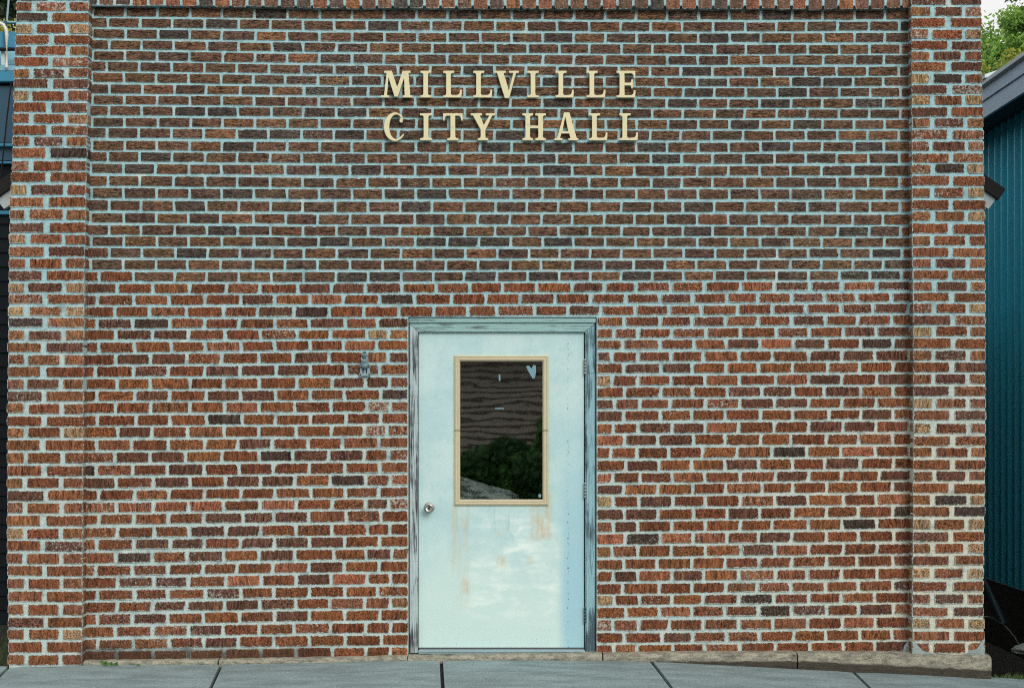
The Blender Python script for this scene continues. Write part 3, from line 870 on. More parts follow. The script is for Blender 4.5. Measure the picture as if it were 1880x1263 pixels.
def let_E(w):
    sw=.195; l=.11; r=l+sw
    p = [(0,0),(w,0),(w+.01,.28),(w-.07,.28)] + arc(w-.16, .25, .09, .145, 0, -90, 5) + [(r,.105),(r,.45)]
    p += [(w-.21,.45)] + arc(w-.21, .38, .05, .07, 90, 0, 3) + [(w-.16,.34),(w-.09,.34),(w-.09,.68),(w-.16,.68)] + arc(w-.21,.63,.05,.07, 0,-90,3) + [(r,.56),(r,.895)]
    p += [(w-.16,.895)] + arc(w-.16, .76, .09, .135, 90, 0, 5) + [(w-.07,.72),(w+.005,.72),(w,1),(0,1),(0,1-SH)] + arc(l-BR, 1-SH-BR, BR, BR, 90, 0, 5) + arc(l-BR, SH+BR, BR, BR, 0, -90, 5) + [(0,SH)]
    return [p]
def let_T(w):
    sw=.19; c=w/2; l=c-sw/2; r=c+sw/2; b0=c-.21; b1=c+.21
    p = [(b0,0),(b1,0),(b1,SH)] + arc(r+BR, SH+BR, BR, BR, 270, 180, 5) + [(r,.895)] + [(w-.17,.895)] + arc(w-.17,.78,.09,.115,90,0,5) + [(w-.08,.72),(w,.72),(w-.01,1),(.01,1),(0,.72),(.08,.72)] + arc(.17,.78,.09,.115,180,90,5) + [(l,.895)] + arc(l-BR, SH+BR, BR, BR, 0, -90, 5) + [(b0,SH)]
    return [p]
def let_H(w):
    sw=.185; hw=.40; g1=hw; g2=w-hw
    la=.2-sw/2; ra=.2+sw/2; lb=w-.2-sw/2; rb=w-.2+sw/2; y0=.44; y1=.55
    p=[(0,0),(g1,0),(g1,SH)] + arc(ra+BR,SH+BR,BR,BR,270,180,4) + [(ra,y0),(lb,y0)] + arc(lb-BR,SH+BR,BR,BR,0,-90,4) + [(g2,SH),(g2,0),(w,0),(w,SH)] + arc(rb+BR,SH+BR,BR,BR,270,180,4)
    p+= arc(rb+BR,1-SH-BR,BR,BR,180,90,4) + [(w,1-SH),(w,1),(g2,1),(g2,1-SH)] + arc(lb-BR,1-SH-BR,BR,BR,90,0,4) + [(lb,y1),(ra,y1)] + arc(ra+BR,1-SH-BR,BR,BR,180,90,4) + [(g1,1-SH),(g1,1),(0,1),(0,1-SH)] + arc(la-BR,1-SH-BR,BR,BR,90,0,4) + arc(la-BR,SH+BR,BR,BR,0,-90,4) + [(0,SH)]
    return [p]
def let_A(w):
    c=w/2-.01
    p=[(0,0),(.31,0),(.31,SH),(.215,SH),(.262,.25),(w-.345,.25),(w-.30,SH),(w-.37,SH),(w-.37,0),(w,0),(w,SH),(w-.06,SH),(c+.125,1.03),(c-.075,1.03),(.125,.20),(.085,SH),(0,SH)]
    h=[(.295,.345),(c-.03,.845),(w-.375,.345)]
    return [p,h]
def let_V(w):
    c=w/2+.02
    p=[(c-.10,-.02),(c+.08,-.02),(w-.10,1-SH),(w,1-SH),(w,1),(w-.37,1),(w-.37,1-SH),(w-.22,1-SH),(c+.06,.28),(.35,1-SH),(.42,1-SH),(.42,1),(0,1),(0,1-SH),(.09,1-SH)]
    return [p]
def let_Y(w):
    c=w/2; sw=.185; b0=c-.20; b1=c+.20
    p=[(b0,0),(b1,0),(b1,SH)] + arc(c+sw/2+BR*.8,SH+BR,BR*.8,BR,270,180,4) + [(c+sw/2,.38),(w-.11,1-SH),(w,1-SH),(w,1),(w-.36,1),(w-.36,1-SH),(w-.235,1-SH),(c+.03,.58),(.35,1-SH),(.42,1-SH),(.42,1),(0,1),(0,1-SH),(.08,1-SH),(c-sw/2,.40)] + arc(c-sw/2-BR*.8,SH+BR,BR*.8,BR,0,-90,4) + [(b0,SH)]
    return [p]
def let_M(w):
    p=[(0,0),(.30,0),(.30,SH),(.225,SH),(.285,.72),(.50,0.03),(.64,.03),(.855,.70),(.875,SH),(.80,SH),(.80,0),(w,0),(w,SH),(w-.085,SH),(w-.14,1-SH),(w-.07,1-SH),(w-.07,1),(.80,1),(.605,.40),(.41,1),(.12,1),(.12,1-SH),(.205,1-SH),(.115,SH),(0,SH)]
    return [p]
def let_C(w):
    cx = w*.53; ro = w*.53
    p = arc(cx, .5, ro, .53, 46, 318, 30)                      # outer sweep, upper terminal to lower tail
    p += [(w*.985, .27), (w*.90, .23)]
    p += arc(cx+.05, .5, w*.33, .44, 310, 50, 24)              # back along the counter
    p += arc(w*.83, .72, .075, .075, 150, 330, 7)              # ball terminal
    return [p]
M_LET = simple_mat('cream_letter_enamel', (.66,.625,.385), .5, var=.16, scale=30, bump=.12, bdist=.002, dark=(.50,.53,.42), dthr=(.55,.72))
def letter(ch, x0, x1, y0, y1, label):
    hpx = y1-y0; w = (x1-x0)/hpx
    loops = {'I':let_I,'L':let_L,'E':let_E,'T':let_T,'H':let_H,'A':let_A,'V':let_V,'Y':let_Y,'M':let_M,'C':let_C}[ch](w)
    cu = bpy.data.curves.new('letter_outline', 'CURVE'); cu.dimensions = '2D'; cu.fill_mode = 'BOTH'
    LDp = .034; s = hpx/SC*(D-LDp)/D
    for lp in loops:
        sp = cu.splines.new('POLY'); sp.points.add(len(lp)-1); sp.use_cyclic_u = True
        for k, (u, v) in enumerate(lp): sp.points[k].co = (u*s, v*s, 0, 1)
    cu.extrude = .010; cu.bevel_depth = .0022; cu.bevel_resolution = 1; cu.offset = -.0032
    tmp = bpy.data.objects.new('letter_outline', cu); COL.objects.link(tmp)
    bpy.context.view_layer.update()
    me = bpy.data.meshes.new_from_object(tmp.evaluated_get(bpy.context.evaluated_depsgraph_get()))
    COL.objects.unlink(tmp); bpy.data.objects.remove(tmp)
    me.name = 'sign_letter'; me.materials.clear(); me.materials.append(M_LET)
    o = bpy.data.objects.new('sign_letter', me); put(o)
    o.location = P(x0, y1, .0205); o.rotation_euler = (math.radians(90), 0, math.radians(0)) 
    tag(o, label, 'sign letter', 'cream letters mounted on the brick wall')
    return o
row1 = [('M',699.3,757.7,'cream metal letter M starting the upper line of wall lettering'),
 ('I',771.7,791.4,'cream metal letter I between M and L in the upper line'),
 ('L',813.4,847.7,'cream metal letter L, first of four in the upper line, after the I beside M'),
 ('L',868.5,903.4,'cream metal letter L just left of the V in the upper line'),
 ('V',907.8,952.8,'cream metal letter V in the middle of the upper line'),
 ('I',967.7,989.2,'cream metal letter I just right of the V in the upper line'),
 ('L',1019.5,1053.2,'cream metal letter L following the I that is right of the V'),
 ('L',1076.4,1111.3,'cream metal letter L just left of the final E in the upper line'),
 ('E',1131.5,1166.4,'cream metal letter E ending the upper line of wall lettering')]
row2 = [('C',704.7,743.4,'cream metal round letter C starting the lower line of wall lettering'),
 ('I',770.8,793.5,'cream metal letter I between C and T in the lower line'),
 ('T',812.8,850,'cream metal letter T between I and Y in the lower line'),
 ('Y',864,909.6,'cream metal letter Y ending the first word of the lower line'),
 ('H',958.8,1002.6,'cream metal letter H starting the second word of the lower line'),
 ('A',1017.5,1062,'cream metal letter A between H and L in the lower line'),
 ('L',1080.9,1115,'cream metal letter L just right of the A in the lower line'),
 ('L',1136.6,1170.9,'cream metal letter L at the very end of the lower line')]
for c, a, b, l in row1: letter(c, a, b, 130.8, 180.6, l)
for c, a, b, l in row2: letter(c, a, b, 208.6, 259.0, l)

# ------------------------------------------------------------------ flagpole bracket left of the door
fb = empty('flagpole_bracket', P(670, 690, 0), 'small pale grey metal flagpole bracket screwed to the bricks left of the door', 'bracket')
M_CAST = simple_mat('cast_aluminium', (.25,.38,.42), .4, .15, var=.3, scale=60, bump=.2)
mb = MB()
pl = [(659.5,690.2),(680.5,690.2),(681,687),(679.2,683),(678.6,678),(680,674.5),(679.5,671.2),(660.5,671.2),(660,674.5),(661.4,678),(660.8,683),(659,687)]
pr(mb, pl, .014, .012, 0)
mb.build('base_plate', M_CAST, fb)
mb = MB()
mb = None
for xx in (666.4, 672.8):
    mb = MB(); slab_px(mb, xx-1.0, 677.0, xx+1.0, 685.0, .0155, .002, 0, 0); mb.build('slot', M_BLACK, fb)
mb = MB(); ax = Vector((0,-.62,.78)).normalized(); o0 = P(669.3, 672, .014)
mb.tube([o0 - ax*.004, o0 + ax*.03, o0 + ax*.031, o0 + ax*.05], [.026,.019,.0165,.0165], 18)
mb.build('neck', M_CAST, fb, True)
def ring(c, ro, ri, hh):
    n = 22; vs = []; fs = []; u = Vector((1,0,0)); w_ = ax.cross(u)
    for (r_, h_) in ((ro,0),(ro,hh),(ri,hh),(ri,-.02)):
        for k in range(n):
            a_ = 2*math.pi*k/n; vs.append(c + ax*h_ + (u*math.cos(a_)+w_*math.sin(a_))*r_)
    for i in range(3):
        for k in range(n):
            k2 = (k+1) % n; fs.append((i*n+k, i*n+k2, (i+1)*n+k2, (i+1)*n+k))
    return vs, fs
mb = MB(); mb.add(*ring(o0 + ax*.036, .021, .0150, .022)); mb.build('sleeve', M_CAST, fb, False)
mb = MB(); mb.add(*ring(P(669, 650.5, .045), .0185, .0125, .012))
c0 = P(669, 650.5, .045); mb.lathe([(.0126,0),(.0126,.001),(.0,.001)], P(669, 650.5, .046), ax, 16, 1); mb.tube([P(663.8,668,.02), P(664.3,652,.045)], .0035, 8); mb.tube([P(675.4,668,.02), P(673.8,652,.045)], .0035, 8)  # black disc painted in for the shaded hollow of the ring
mb.build('upper_ring', [M_CAST, M_BLACK], fb, False)
for (sx_, sy_) in ((661.8,674),(677.8,673.6),(661.6,687.3),(678.2,687)):
    mb = MB(); mb.lathe([(.0062,0),(.0058,.003),(.0,.0038)], P(sx_, sy_, .0142), (0,-1,0), 12); mb.build('screw', M_DKSTEEL, fb)

# ------------------------------------------------------------------ pavement, street, ground
M_WALK = concrete_mat('pavement_concrete', (.26,.345,.355), .3, 1.3)
SWX = [-2000, 0, 150, 400, 750, 1000, 1200, 1500, 1700, 1880, 2300]
SWY = [1236, 1224.5, 1222, 1221, 1213.2, 1212.2, 1213.5, 1229, 1238, 1249, 1270]
LDB = .11
def walk_z(X, t):
    px = X*SC*D/(D-LDB) + CX
    px = max(-2000, min(2600, px))
    zb = ZC + (HY - interp(px, SWX, SWY))/SC*(D-LDB)/D
    return zb - .016*t
JX = [(-13.9,-13.9),(-12.5,-12.5),(-11.1,-11.1),(-9.75,-9.75),(-8.35,-8.35),(-6.97,-6.95),(-5.58,-5.54),(-4.40,-4.34),(-3.16,-3.03),(-1.825,-1.735),(-.443,-.396),(.877,.915),(2.142,2.11),(3.47,3.46),(4.85,4.85),(6.2,6.2),(7.6,7.6),(9.0,9.0),(10.4,10.4),(11.8,11.8),(13.2,13.2)]
TW = 2.25
verts = []; faces = []
def slab(j0, j1, t0, t1):
    n = 12; m_ = 10; gap = .011; base = len(verts)
    for b_ in range(m_+1):
        for a_ in range(n+1):
            t = lerp(t0, t1, b_/m_); f = t/.95
            x0 = lerp(j0[0], j0[1], min(f,2.3)) + gap; x1 = lerp(j1[0], j1[1], min(f,2.3)) - gap
            X = lerp(x0, x1, a_/n); z = walk_z(X, t)
            if a_ in (0,n) : z -= .004
            if b_ in (0,m_): z -= .003
            verts.append(Vector((X, -LDB - t, z)))
    for b_ in range(m_):
        for a_ in range(n):
            i = base + b_*(n+1)+a_; faces.append((i, i+n+1, i+n+2, i+1))
    rg = [base + a_ for a_ in range(n+1)] + [base + b_*(n+1)+n for b_ in range(1,m_+1)] + [base + m_*(n+1)+a_ for a_ in range(n-1,-1,-1)] + [base + b_*(n+1) for b_ in range(m_-1,0,-1)]
    bk = []
    for i in rg:
        v = verts[i].copy(); v.z -= .05; verts.append(v); bk.append(len(verts)-1)
    for k in range(len(rg)):
        k2 = (k+1) % len(rg); faces.append((rg[k], rg[k2], bk[k2], bk[k]))
for a, b in zip(JX[:-1], JX[1:]): slab(a, b, -.085, TW)
pv = mesh_obj('pavement', verts, faces, M_WALK); pv['kind'] = 'structure'
# joint filler bed + kerb
verts = []; faces = []; n = 90
for k in range(n+1):
    X = lerp(-13.8, 13.1, k/n)
    verts += [Vector((X, .05, walk_z(X,0)-.03)), Vector((X, -LDB-TW-.02, walk_z(X,TW)-.03)), Vector((X, -LDB-TW-.02, walk_z(X,TW)-.25))]
for k in range(n):
    for q in range(2): faces.append((k*3+q, k*3+q+1, k*3+q+4, k*3+q+3))
jb = mesh_obj('pavement_bed', verts, faces, simple_mat('dark_joint_filler', (.022,.022,.022), .95)); jb['kind'] = 'structure'
verts = []; faces = []
yk = -LDB-TW-.03
for k in range(n+1):
    X = lerp(-13.8, 13.1, k/n); z = walk_z(X,TW)-.002
    verts += [Vector((X, yk, z)), Vector((X, yk-.13, z)), Vector((X, yk-.15, z-.02)), Vector((X, yk-.16, z-.30))]
for k in range(n):
    for q in range(3): faces.append((k*4+q, k*4+q+1, k*4+q+5, k*4+q+4))
kb = mesh_obj('kerb', verts, faces, concrete_mat('kerb_concrete', (.34,.36,.34), .3, .6)); kb['kind'] = 'structure'
M_ASPH = simple_mat('asphalt', (.05,.052,.055), .9, var=.5, scale=60, bump=.6, bdist=.006)
mb = MB(); mb.add([(-60,-9.6,-.20),(60,-9.6,-.20),(60,yk-.15,-.20),(-60,yk-.15,-.20)], [(0,1,2,3)])
st = mb.build('street', M_ASPH); st['kind'] = 'structure'
# ground sheet to the horizon with rising hill behind
def gz(x, y):
    z = -.45
    if y > -.3: z = lerp(-.12, -.46, max(0, min(1, (x+2)/4)))
    if y < -9.4: z = -.16
    if y > 22: z += (y-22)*.16
    return min(z, 40)
xs_ = [-400,-150,-80,-50,-35,-25,-18,-14,-10,-7,-5,-4,-3,-2,-1,0,1,2,3,4,5,7,10,14,18,25,35,50,80,150,400]
ys_ = [-400,-120,-60,-30,-20,-14,-10,-9.4,-6,-3,-1,-.25,-.2,.5,2,5,8,12,16,22,28,36,46,60,80,110,150,220,400]
verts = []; faces = []
for y_ in ys_:
    for x_ in xs_:
        verts.append(Vector((x_, y_, gz(x_, y_) + mnoise.noise(Vector((x_*.3, y_*.3, 0)))*.03)))
nx = len(xs_)
for j in range(len(ys_)-1):
    for i in range(nx-1): faces.append((j*nx+i, j*nx+i+1, (j+1)*nx+i+1, (j+1)*nx+i))
gm = simple_mat('dirt_and_grass', (.030,.036,.020), .95, var=.6, scale=7, bump=.6, bdist=.02, dark=(.045,.036,.026), dthr=(.5,.62))
gr = mesh_obj('ground', verts, faces, gm); gr['kind'] = 'structure'

# ------------------------------------------------------------------ small plants at the foot of the wall
M_LEAF = simple_mat('weed_leaf', (.10,.20,.05), .6, var=.5, scale=200, bump=0)
def weed(px, py, h, n, d, label, seed):
    r = random.Random(seed); root = P(px, py, d); mb = MB()
    for k in range(n):
        a = r.uniform(0, 2*math.pi); l = h*r.uniform(.5,1.1); lean = r.uniform(.3,1.0)
        dirv = Vector((math.cos(a)*lean, math.sin(a)*lean*.6-.2, 1)).normalized(); side = dirv.cross(Vector((0,1,.2))).normalized()
        pts = [root + Vector((r.uniform(-.012,.012), r.uniform(-.01,0), 0))]
        for q in range(1,5):
            pts.append(pts[-1] + (dirv + Vector((0,0,-.18*q*lean)))*(l/4))
        w = r.uniform(.003,.006)
        ws = [w*.6, w, w*1.2, w*.8, 0.0004]
        vs = []
        for p_, ww in zip(pts, ws): vs += [p_ - side*ww, p_ + side*ww]
        mb.add(vs, [(2*i, 2*i+1, 2*i+3, 2*i+2) for i in range(4)])
    o = mb.build('weed', M_LEAF); tag(o, label, 'weed', 'weeds growing along the ledge')
weed(193, 1221, .055, 16, .14, 'tallest green weed tuft by the ledge, beside the left pilaster', 1)
weed(206, 1221, .035, 12, .142, 'low green weed tuft by the ledge, second from the left pilaster', 2)
weed(214, 1221, .038, 10, .142, 'green weed tuft by the ledge, third from the left pilaster', 3)
weed(253, 1221, .022, 8, .142, 'tiny weed sprig farthest from the left pilaster along the ledge', 4)

# ------------------------------------------------------------------ blue metal shed on the right
shed = empty('metal_shed', (4.3, 4.5, -.4), 'teal blue corrugated metal building beside the right pilaster with grey fascia', 'building')
M_TEAL = simple_mat('teal_metal', (.030,.42,.57), .42, .1, var=.22, scale=3, bump=.05)
XW = 4.30; zlo = .10; zhi = 4.16
prof = []; y = -1.2; pitch = .2
while y < 16:
    prof += [(y, 0), (y+.125, 0), (y+.140, .034), (y+.168, .034), (y+.183, 0)]; y += pitch
verts = []; faces = []
for (yy, o_) in prof:
    for z in (zlo, 1.4, 2.8, zhi): verts.append(Vector((XW - o_, yy, z)))
for k in range(len(prof)-1):
    for q in range(3): faces.append((k*4+q, k*4+q+1, k*4+q+5, k*4+q+4))
mesh_obj('siding', verts, faces, M_TEAL, shed)
# front gable of shed: not seen, plain sheet
mb = MB(); mb.box((XW+.03, -1.15, zlo), (XW+7, -1.1, zhi)); mb.build('front_panel', M_TEAL, shed)
mb = MB()
for zz in (2.85, 1.60, .42):
    yy = -1.2+.06
    while yy < 12:
        for ddy in (0,):
            mb.lathe([(.012,0),(.011,.004),(.0,.006)], (XW-.0005, yy+ddy, zz), (-1,0,0), 8)
        yy += pitch
sc_ = mb.build('screw_row', M_DKSTEEL, shed); sc_['kind'] = 'stuff'
M_FASCIA = simple_mat('blue_grey_fascia', (.40,.56,.70), .6, var=.3, scale=8, bump=.15, dark=(.13,.16,.2), dthr=(.64,.78))
M_SOFF = simple_mat('soffit', (.03,.045,.05), .8)
xf = 4.02
mb = MB(); mb.box((xf, -1.5, 4.10), (xf+.025, 16, 4.235)); mb.box((xf-.014, -1.5, 4.240), (xf+.02, 16, 4.345)); mb.build('fascia_board', M_FASCIA, shed)
mb = MB(); mb.box((xf+.03, -1.5, 4.115), (XW+.05, 16, 4.125)); mb.build('soffit', M_SOFF, shed)
mb = MB(); mb.prism([(xf-.05,-1.55,4.352),(XW+3.6,-1.55,5.55),(XW+3.6,-1.55,5.62),(xf-.05,-1.55,4.385)], (0, 17.6, 0)); 
for yy in [3.55, 4.35]: mb.prism([(xf-.06,yy,4.388),(XW+3.5,yy,5.62),(XW+3.5,yy,5.65),(xf-.06,yy,4.42)], (0,.35,0))
mb.build('roof', simple_mat('pale_metal_roof', (.45,.55,.58), .5, .2), shed)
M_FND = concrete_mat('shed_foundation', (.05,.05,.042), .5, .6)
mb = MB(); mb.box((XW-.02, -1.2, -.75), (XW+.1, 16, zlo-.004)); mb.build('foundation', M_FND, shed)
# leaning dark pipe, cable, rock in the gap
mb = MB(); mb.tube([P(1800,1058,-2.8), P(1812,1078,-2.75), P(1826,1108,-2.7), P(1843,1146,-2.6)], .028, 10)
o = mb.build('drain_pipe', simple_mat('dark_teal_pipe', (.018,.05,.065), .5)); tag(o, 'dark teal pipe leaning down in the gap between brick pilaster and metal building', 'pipe')
mb = MB(); mb.tube([P(1800,1134,-2.3), P(1812,1131,-2.3), P(1822,1134,-2.4), P(1832,1141,-2.5), P(1844,1147,-2.55), P(1853,1157,-2.5), P(1862,1168,-2.4), P(1872,1184,-2.3), P(1885,1196,-2.2)], .006, 6)
o = mb.build('cable', simple_mat('grey_cable', (.16,.19,.18), .6)); tag(o, 'thin grey cable drooping across the dark gap right of the brick pilaster', 'cable')
bm = bmesh.new(); bmesh.ops.create_icosphere(bm, subdivisions=3, radius=1)
rc = P(1878, 1189, -1.5)
for v in bm.verts:
    f = 1 + mnoise.noise(v.co*1.7)*.35
    v.co = rc + Vector((v.co.x*.075*f, v.co.y*.07*f, v.co.z*.035*f + v.co.x*.02))
mb = MB(); mb.bm(bm); o = mb.build('rock', simple_mat('pale_rock', (.34,.38,.36), .9, var=.4, scale=25, bump=.5)); tag(o, 'flat pale rock lying at the right edge beside the dark metal building base', 'rock')

# grass tufts at the far right beside the pavement
def grass(name, spots, label):
    r = random.Random(11); mb = MB()
    for (c, sx, sy, n, h) in spots:
        for k in range(n):
            p0 = Vector((c.x + r.gauss(0,sx), c.y + r.gauss(0,sy), c.z)); a = r.uniform(0,6.28)
            tipv = p0 + Vector((math.cos(a)*h*.5, math.sin(a)*h*.5, h*r.uniform(.4,1))); s_ = Vector((.004,0,0))
            mb.add([p0-s_, p0+s_, tipv], [(0,1,2)])
    o = mb.build(name, simple_mat('grass_blade', (.05,.085,.02), .8, var=.5, scale=40, bump=0)); o['kind'] = 'stuff'; o['label'] = label; o['category'] = 'grass'
    return o
grass('grass', [(P(1878,1246,-.05), .10, .06, 260, .035), (Vector((3.35,.6,-.47)), .3,.4,300,.06), (Vector((-3.45,.5,-.13)), .12,.35,500,.07), (Vector((-3.6,1.6,-.13)), .25,.6,600,.08)], 'short dark grass growing at the foot of the buildings')

# ------------------------------------------------------------------ blue house with deck on the left
lh = empty('neighbour_house', (-6, 3.2, -.1), 'dark blue lap sided house with a blue deck on the left of the brick hall', 'building')
HD = -3.0
M_NAVY = simple_mat('shaded_navy_siding', (.0035,.009,.013), .95, var=.3, scale=4, bump=.1)  # dark blue siding with the shade on the wall put into its colour
M_BLUE = simple_mat('blue_paint', (.035,.27,.44), .5, var=.35, scale=9, bump=.1)
M_BLUEDK = simple_mat('dark_blue_boards', (.022,.085,.14), .6, var=.5, scale=6, bump=.2, stretch=(1,1,.3))
M_LBLUE = simple_mat('light_blue_paint', (.22,.46,.56), .5, var=.25, scale=12, bump=.1)
a = P(-900, 1250, HD); b = P(75, 395, HD)
mb = MB(); z = a.z
while z < b.z:
    z2 = min(z+.115, b.z)
    mb.add([(a.x, 2.985, z), (b.x, 2.985, z), (b.x, 3.0, z2), (a.x, 3.0, z2), (a.x, 3.02, z2),(b.x,3.02,z2),(a.x,3.0,z),(b.x,3.0,z)], [(0,1,2,3),(0,6,7,1)]); z = z2
mb.build('siding', M_NAVY, lh)
def band(name, y0, y1, mat, d=HD, th=.05, x0=-900, x1=75):
    mb = MB(); slab_px(mb, x0, y0, x1, y1, d, th, 0, .004); return mb.build(name, mat, lh)
band('trim_rail', 387, 394, M_BLUE, HD+.03, .06)
band('upper_siding', 300, 386.5, M_NAVY, HD)
band('deck_rail', 296.5, 300.5, M_BLUE, HD+.05, .06); band('deck_board', 269.5, 295.5, M_BLUEDK, HD)
band('deck_rail', 263, 269, M_BLUE, HD+.05, .06)
mb = MB()
for k in range(-22, 3):
    slab_px(mb, k*34-4, 158, k*34+29.2, 262.5, HD+R.uniform(-.004,.004), .03, 0, .003)
mb.build('deck_skirt', M_BLUEDK, lh)
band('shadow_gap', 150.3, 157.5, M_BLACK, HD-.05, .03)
band('deck_beam', 131, 150, M_BLUE, HD+.06, .2); band('deck_beam', 120.5, 130.7, M_LBLUE, HD+.04, .2)
for k in range(-8, 3):
    mb = MB(); slab_px(mb, k*26+2, 93, k*26+9, 120.2, HD-.02, .03, 0, .002)
    mb.build('baluster', M_WHITE, lh)
band('screen_panel', 93, 120, M_LBLUE, HD-.12, .02)
band('hand_rail', 88.2, 92.2, M_BLACK, HD+.03, .05)
band('hand_rail', 39.5, 42.6, M_LBLUE, HD-.3, .05); 
band('deck_screen', 58.5, 88, M_BLUE, HD-.35, .03)
for k in (-260, -120, 9):
    mb = MB(); slab_px(mb, k-3, 38, k+2, 120, HD-.26, .05, 0, .003)
    mb.build('deck_post', M_BLUEDK, lh)
mb = MB(); hz_ = HD+.08
mb.tube([P(-13,125,hz_),P(-13,58,hz_),P(-9,48,hz_),P(-1,43,hz_),P(6,46,hz_),P(11,54,hz_),P(12.5,66,hz_),P(12,125,hz_)], .014, 10)
mb.build('ladder_hoop', simple_mat('cream_tube', (.72,.68,.58), .4), lh)
# house body behind
mb = MB(); mb.box((a.x, 3.03, -.3), (b.x-.02, 9.5, P(0,160,HD).z)); mb.build('house_body', M_NAVY, lh)
mb = MB(); mb.tube([P(21,150,HD+.2), P(13,215,HD+.2), P(2,320,HD+.2), P(-30,560,HD+.2)], .006, 6)
o = mb.build('cable', M_BLACK); tag(o, 'black cable sagging in front of the blue deck left of the brick hall', 'cable')
mb = MB(); mb.tube([P(18.5,-60,-9), P(16,0,-9), P(12.5,40,-9), P(9,90,-9)], .012, 6)
o = mb.build('cable', simple_mat('pale_wire', (.2,.34,.4), .5)); tag(o, 'pale wire rising above the blue deck against the dark trees on the left', 'cable')

# ------------------------------------------------------------------ trees behind
def leaf_mat(name, c1, c2):
    m, nt, bs, out = new_mat(name); g = G(nt)
    at = g.n('ShaderNodeAttribute', attribute_name='leaf').outputs['Fac']
    c = g.mix(at, c1, c2)
    nt.links.new(c, bs.inputs['Base Color']); bs.inputs['Roughness'].default_value = .6
    tl = g.n('ShaderNodeBsdfTranslucent'); nt.links.new(c, tl.inputs[0])
    mx = g.n('ShaderNodeMixShader'); mx.inputs[0].default_value = .35
    nt.links.new(bs.outputs[0], mx.inputs[1]); nt.links.new(tl.outputs[0], mx.inputs[2]); nt.links.new(mx.outputs[0], out.inputs[0])
    return m
M_BARK = simple_mat('bark', (.16,.14,.11), .9, var=.5, scale=8, bump=.5, stretch=(1,1,.3))
M_BIRCH = simple_mat('pale_bark', (.42,.42,.36), .8, var=.4, scale=8, bump=.3)
def tree(base, height, rad, label, mats, seed, leaves=9000, lsize=.16, bark=M_BARK, crown_low=.25, group=None):
    r = random.Random(seed); root = empty('tree', base, label, 'tree', group)
    mb = MB(); B0 = Vector(base)
    pts = [B0 + Vector((math.sin(k*.9+seed)*.12*k*.3, math.cos(k*1.3+seed)*.1*k*.3, height*.92*k/7)) for k in range(8)]
    mb.tube(pts, [rad*.055*(1-.85*k/7)+.02 for k in range(8)], 9)
    clumps = []
    nl = 26
    for k in range(nl):
        f = crown_low + (1-crown_low)*(k+.5)/nl
        st_ = interp(f*.92*7/.92, list(range(8)), [p.x for p in pts]), interp(f*7, list(range(8)), [p.y for p in pts]), B0.z + height*.92*f
        st_ = Vector((st_[0] if True else 0, st_[1], st_[2]))
        a = k*2.4 + r.uniform(-.4,.4); reach = rad*math.sin(math.pi*min(1,(f-crown_low)/(1-crown_low)*.82+.18))**.7 * r.uniform(.65,1.1)
        en = st_ + Vector((math.cos(a)*reach, math.sin(a)*reach, reach*r.uniform(.15,.5)))
        md = st_.lerp(en, .5) + Vector((0,0,-.08*reach))
        mb.tube([st_, md, en], [rad*.018, rad*.012, .012], 6, cap=False)
        for q in range(3):
            clumps.append((st_.lerp(en, r.uniform(.45,1.05)) + Vector((r.gauss(0,.25),r.gauss(0,.25),r.gauss(0,.25))), rad*r.uniform(.17,.30), r.random()))
    clumps.append((B0 + Vector((0,0,height*.97)), rad*.25, .6))
    mb.build('trunk', bark, root)
    vs = []; fs = []; lf = []
    per = leaves//len(clumps)
    for c, cr, tone in clumps:
        for k in range(per):
            d_ = Vector((r.gauss(0,1), r.gauss(0,1), r.gauss(0,.75)))
            d_ = d_.normalized()*cr*(r.random()**.45)*1.15
            p = c + d_; n_ = (Vector((r.uniform(-1,1), r.uniform(-1,1), r.uniform(.1,1)))).normalized()
            u = n_.orthogonal().normalized(); w_ = n_.cross(u); s_ = lsize*r.uniform(.5,1.1)
            ang = r.uniform(0,6.28); u, w_ = u*math.cos(ang)+w_*math.sin(ang), w_*math.cos(ang)-u*math.sin(ang)
            b_ = len(vs); vs += [p - u*s_, p + w_*s_*.5, p + u*s_, p - w_*s_*.5]; fs.append((b_, b_+1, b_+2, b_+3))
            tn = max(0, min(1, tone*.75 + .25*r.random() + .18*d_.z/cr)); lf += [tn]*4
    o = mesh_obj('crown', vs, fs, mats, root)
    at = o.data.attributes.new('leaf', 'FLOAT', 'POINT'); at.data.foreach_set('value', lf)
    return root
M_L1 = leaf_mat('green_leaves', (.05,.18,.05), (.34,.55,.10))
M_L2 = leaf_mat('yellow_green_leaves', (.10,.18,.03), (.55,.52,.08))
M_L3 = leaf_mat('dark_leaves', (.008,.024,.012), (.035,.075,.025))
def at_px(px, dist): return (px-CX)/SC*(D+dist)/D
def z_px(py, dist): return ZC + (HY-py)/SC*(D+dist)/D
def tr(px, dist, top_py, rad, label, mat, seed, **k):
    x_ = at_px(px, dist); zb = gz(x_, dist); h = z_px(top_py, dist) - zb
    return tree((x_, dist, zb), h, rad, label, mat, seed, **k)
GRP = None
tr(1818, 46, 40, 2.6, 'mid green tree with slender pale trunk right beside the brick pilaster, below the bright sky', M_L1, 3, leaves=24000, lsize=.10, bark=M_BIRCH, crown_low=.45)
tr(1908, 40, -120, 1.35, 'tall green tree at the right edge of the photo reaching above the frame', M_L1, 5, leaves=20000, lsize=.085, crown_low=.35)
tr(1858, 36, 84, 1.0, 'yellowish green tree above the metal roof at the right', M_L2, 8, leaves=12000, lsize=.07, crown_low=.5)
tr(1800, 30, 108, .8, 'small yellow leaved tree against the brick pilaster just above the metal roof', M_L2, 9, leaves=7000, lsize=.06, crown_low=.6)
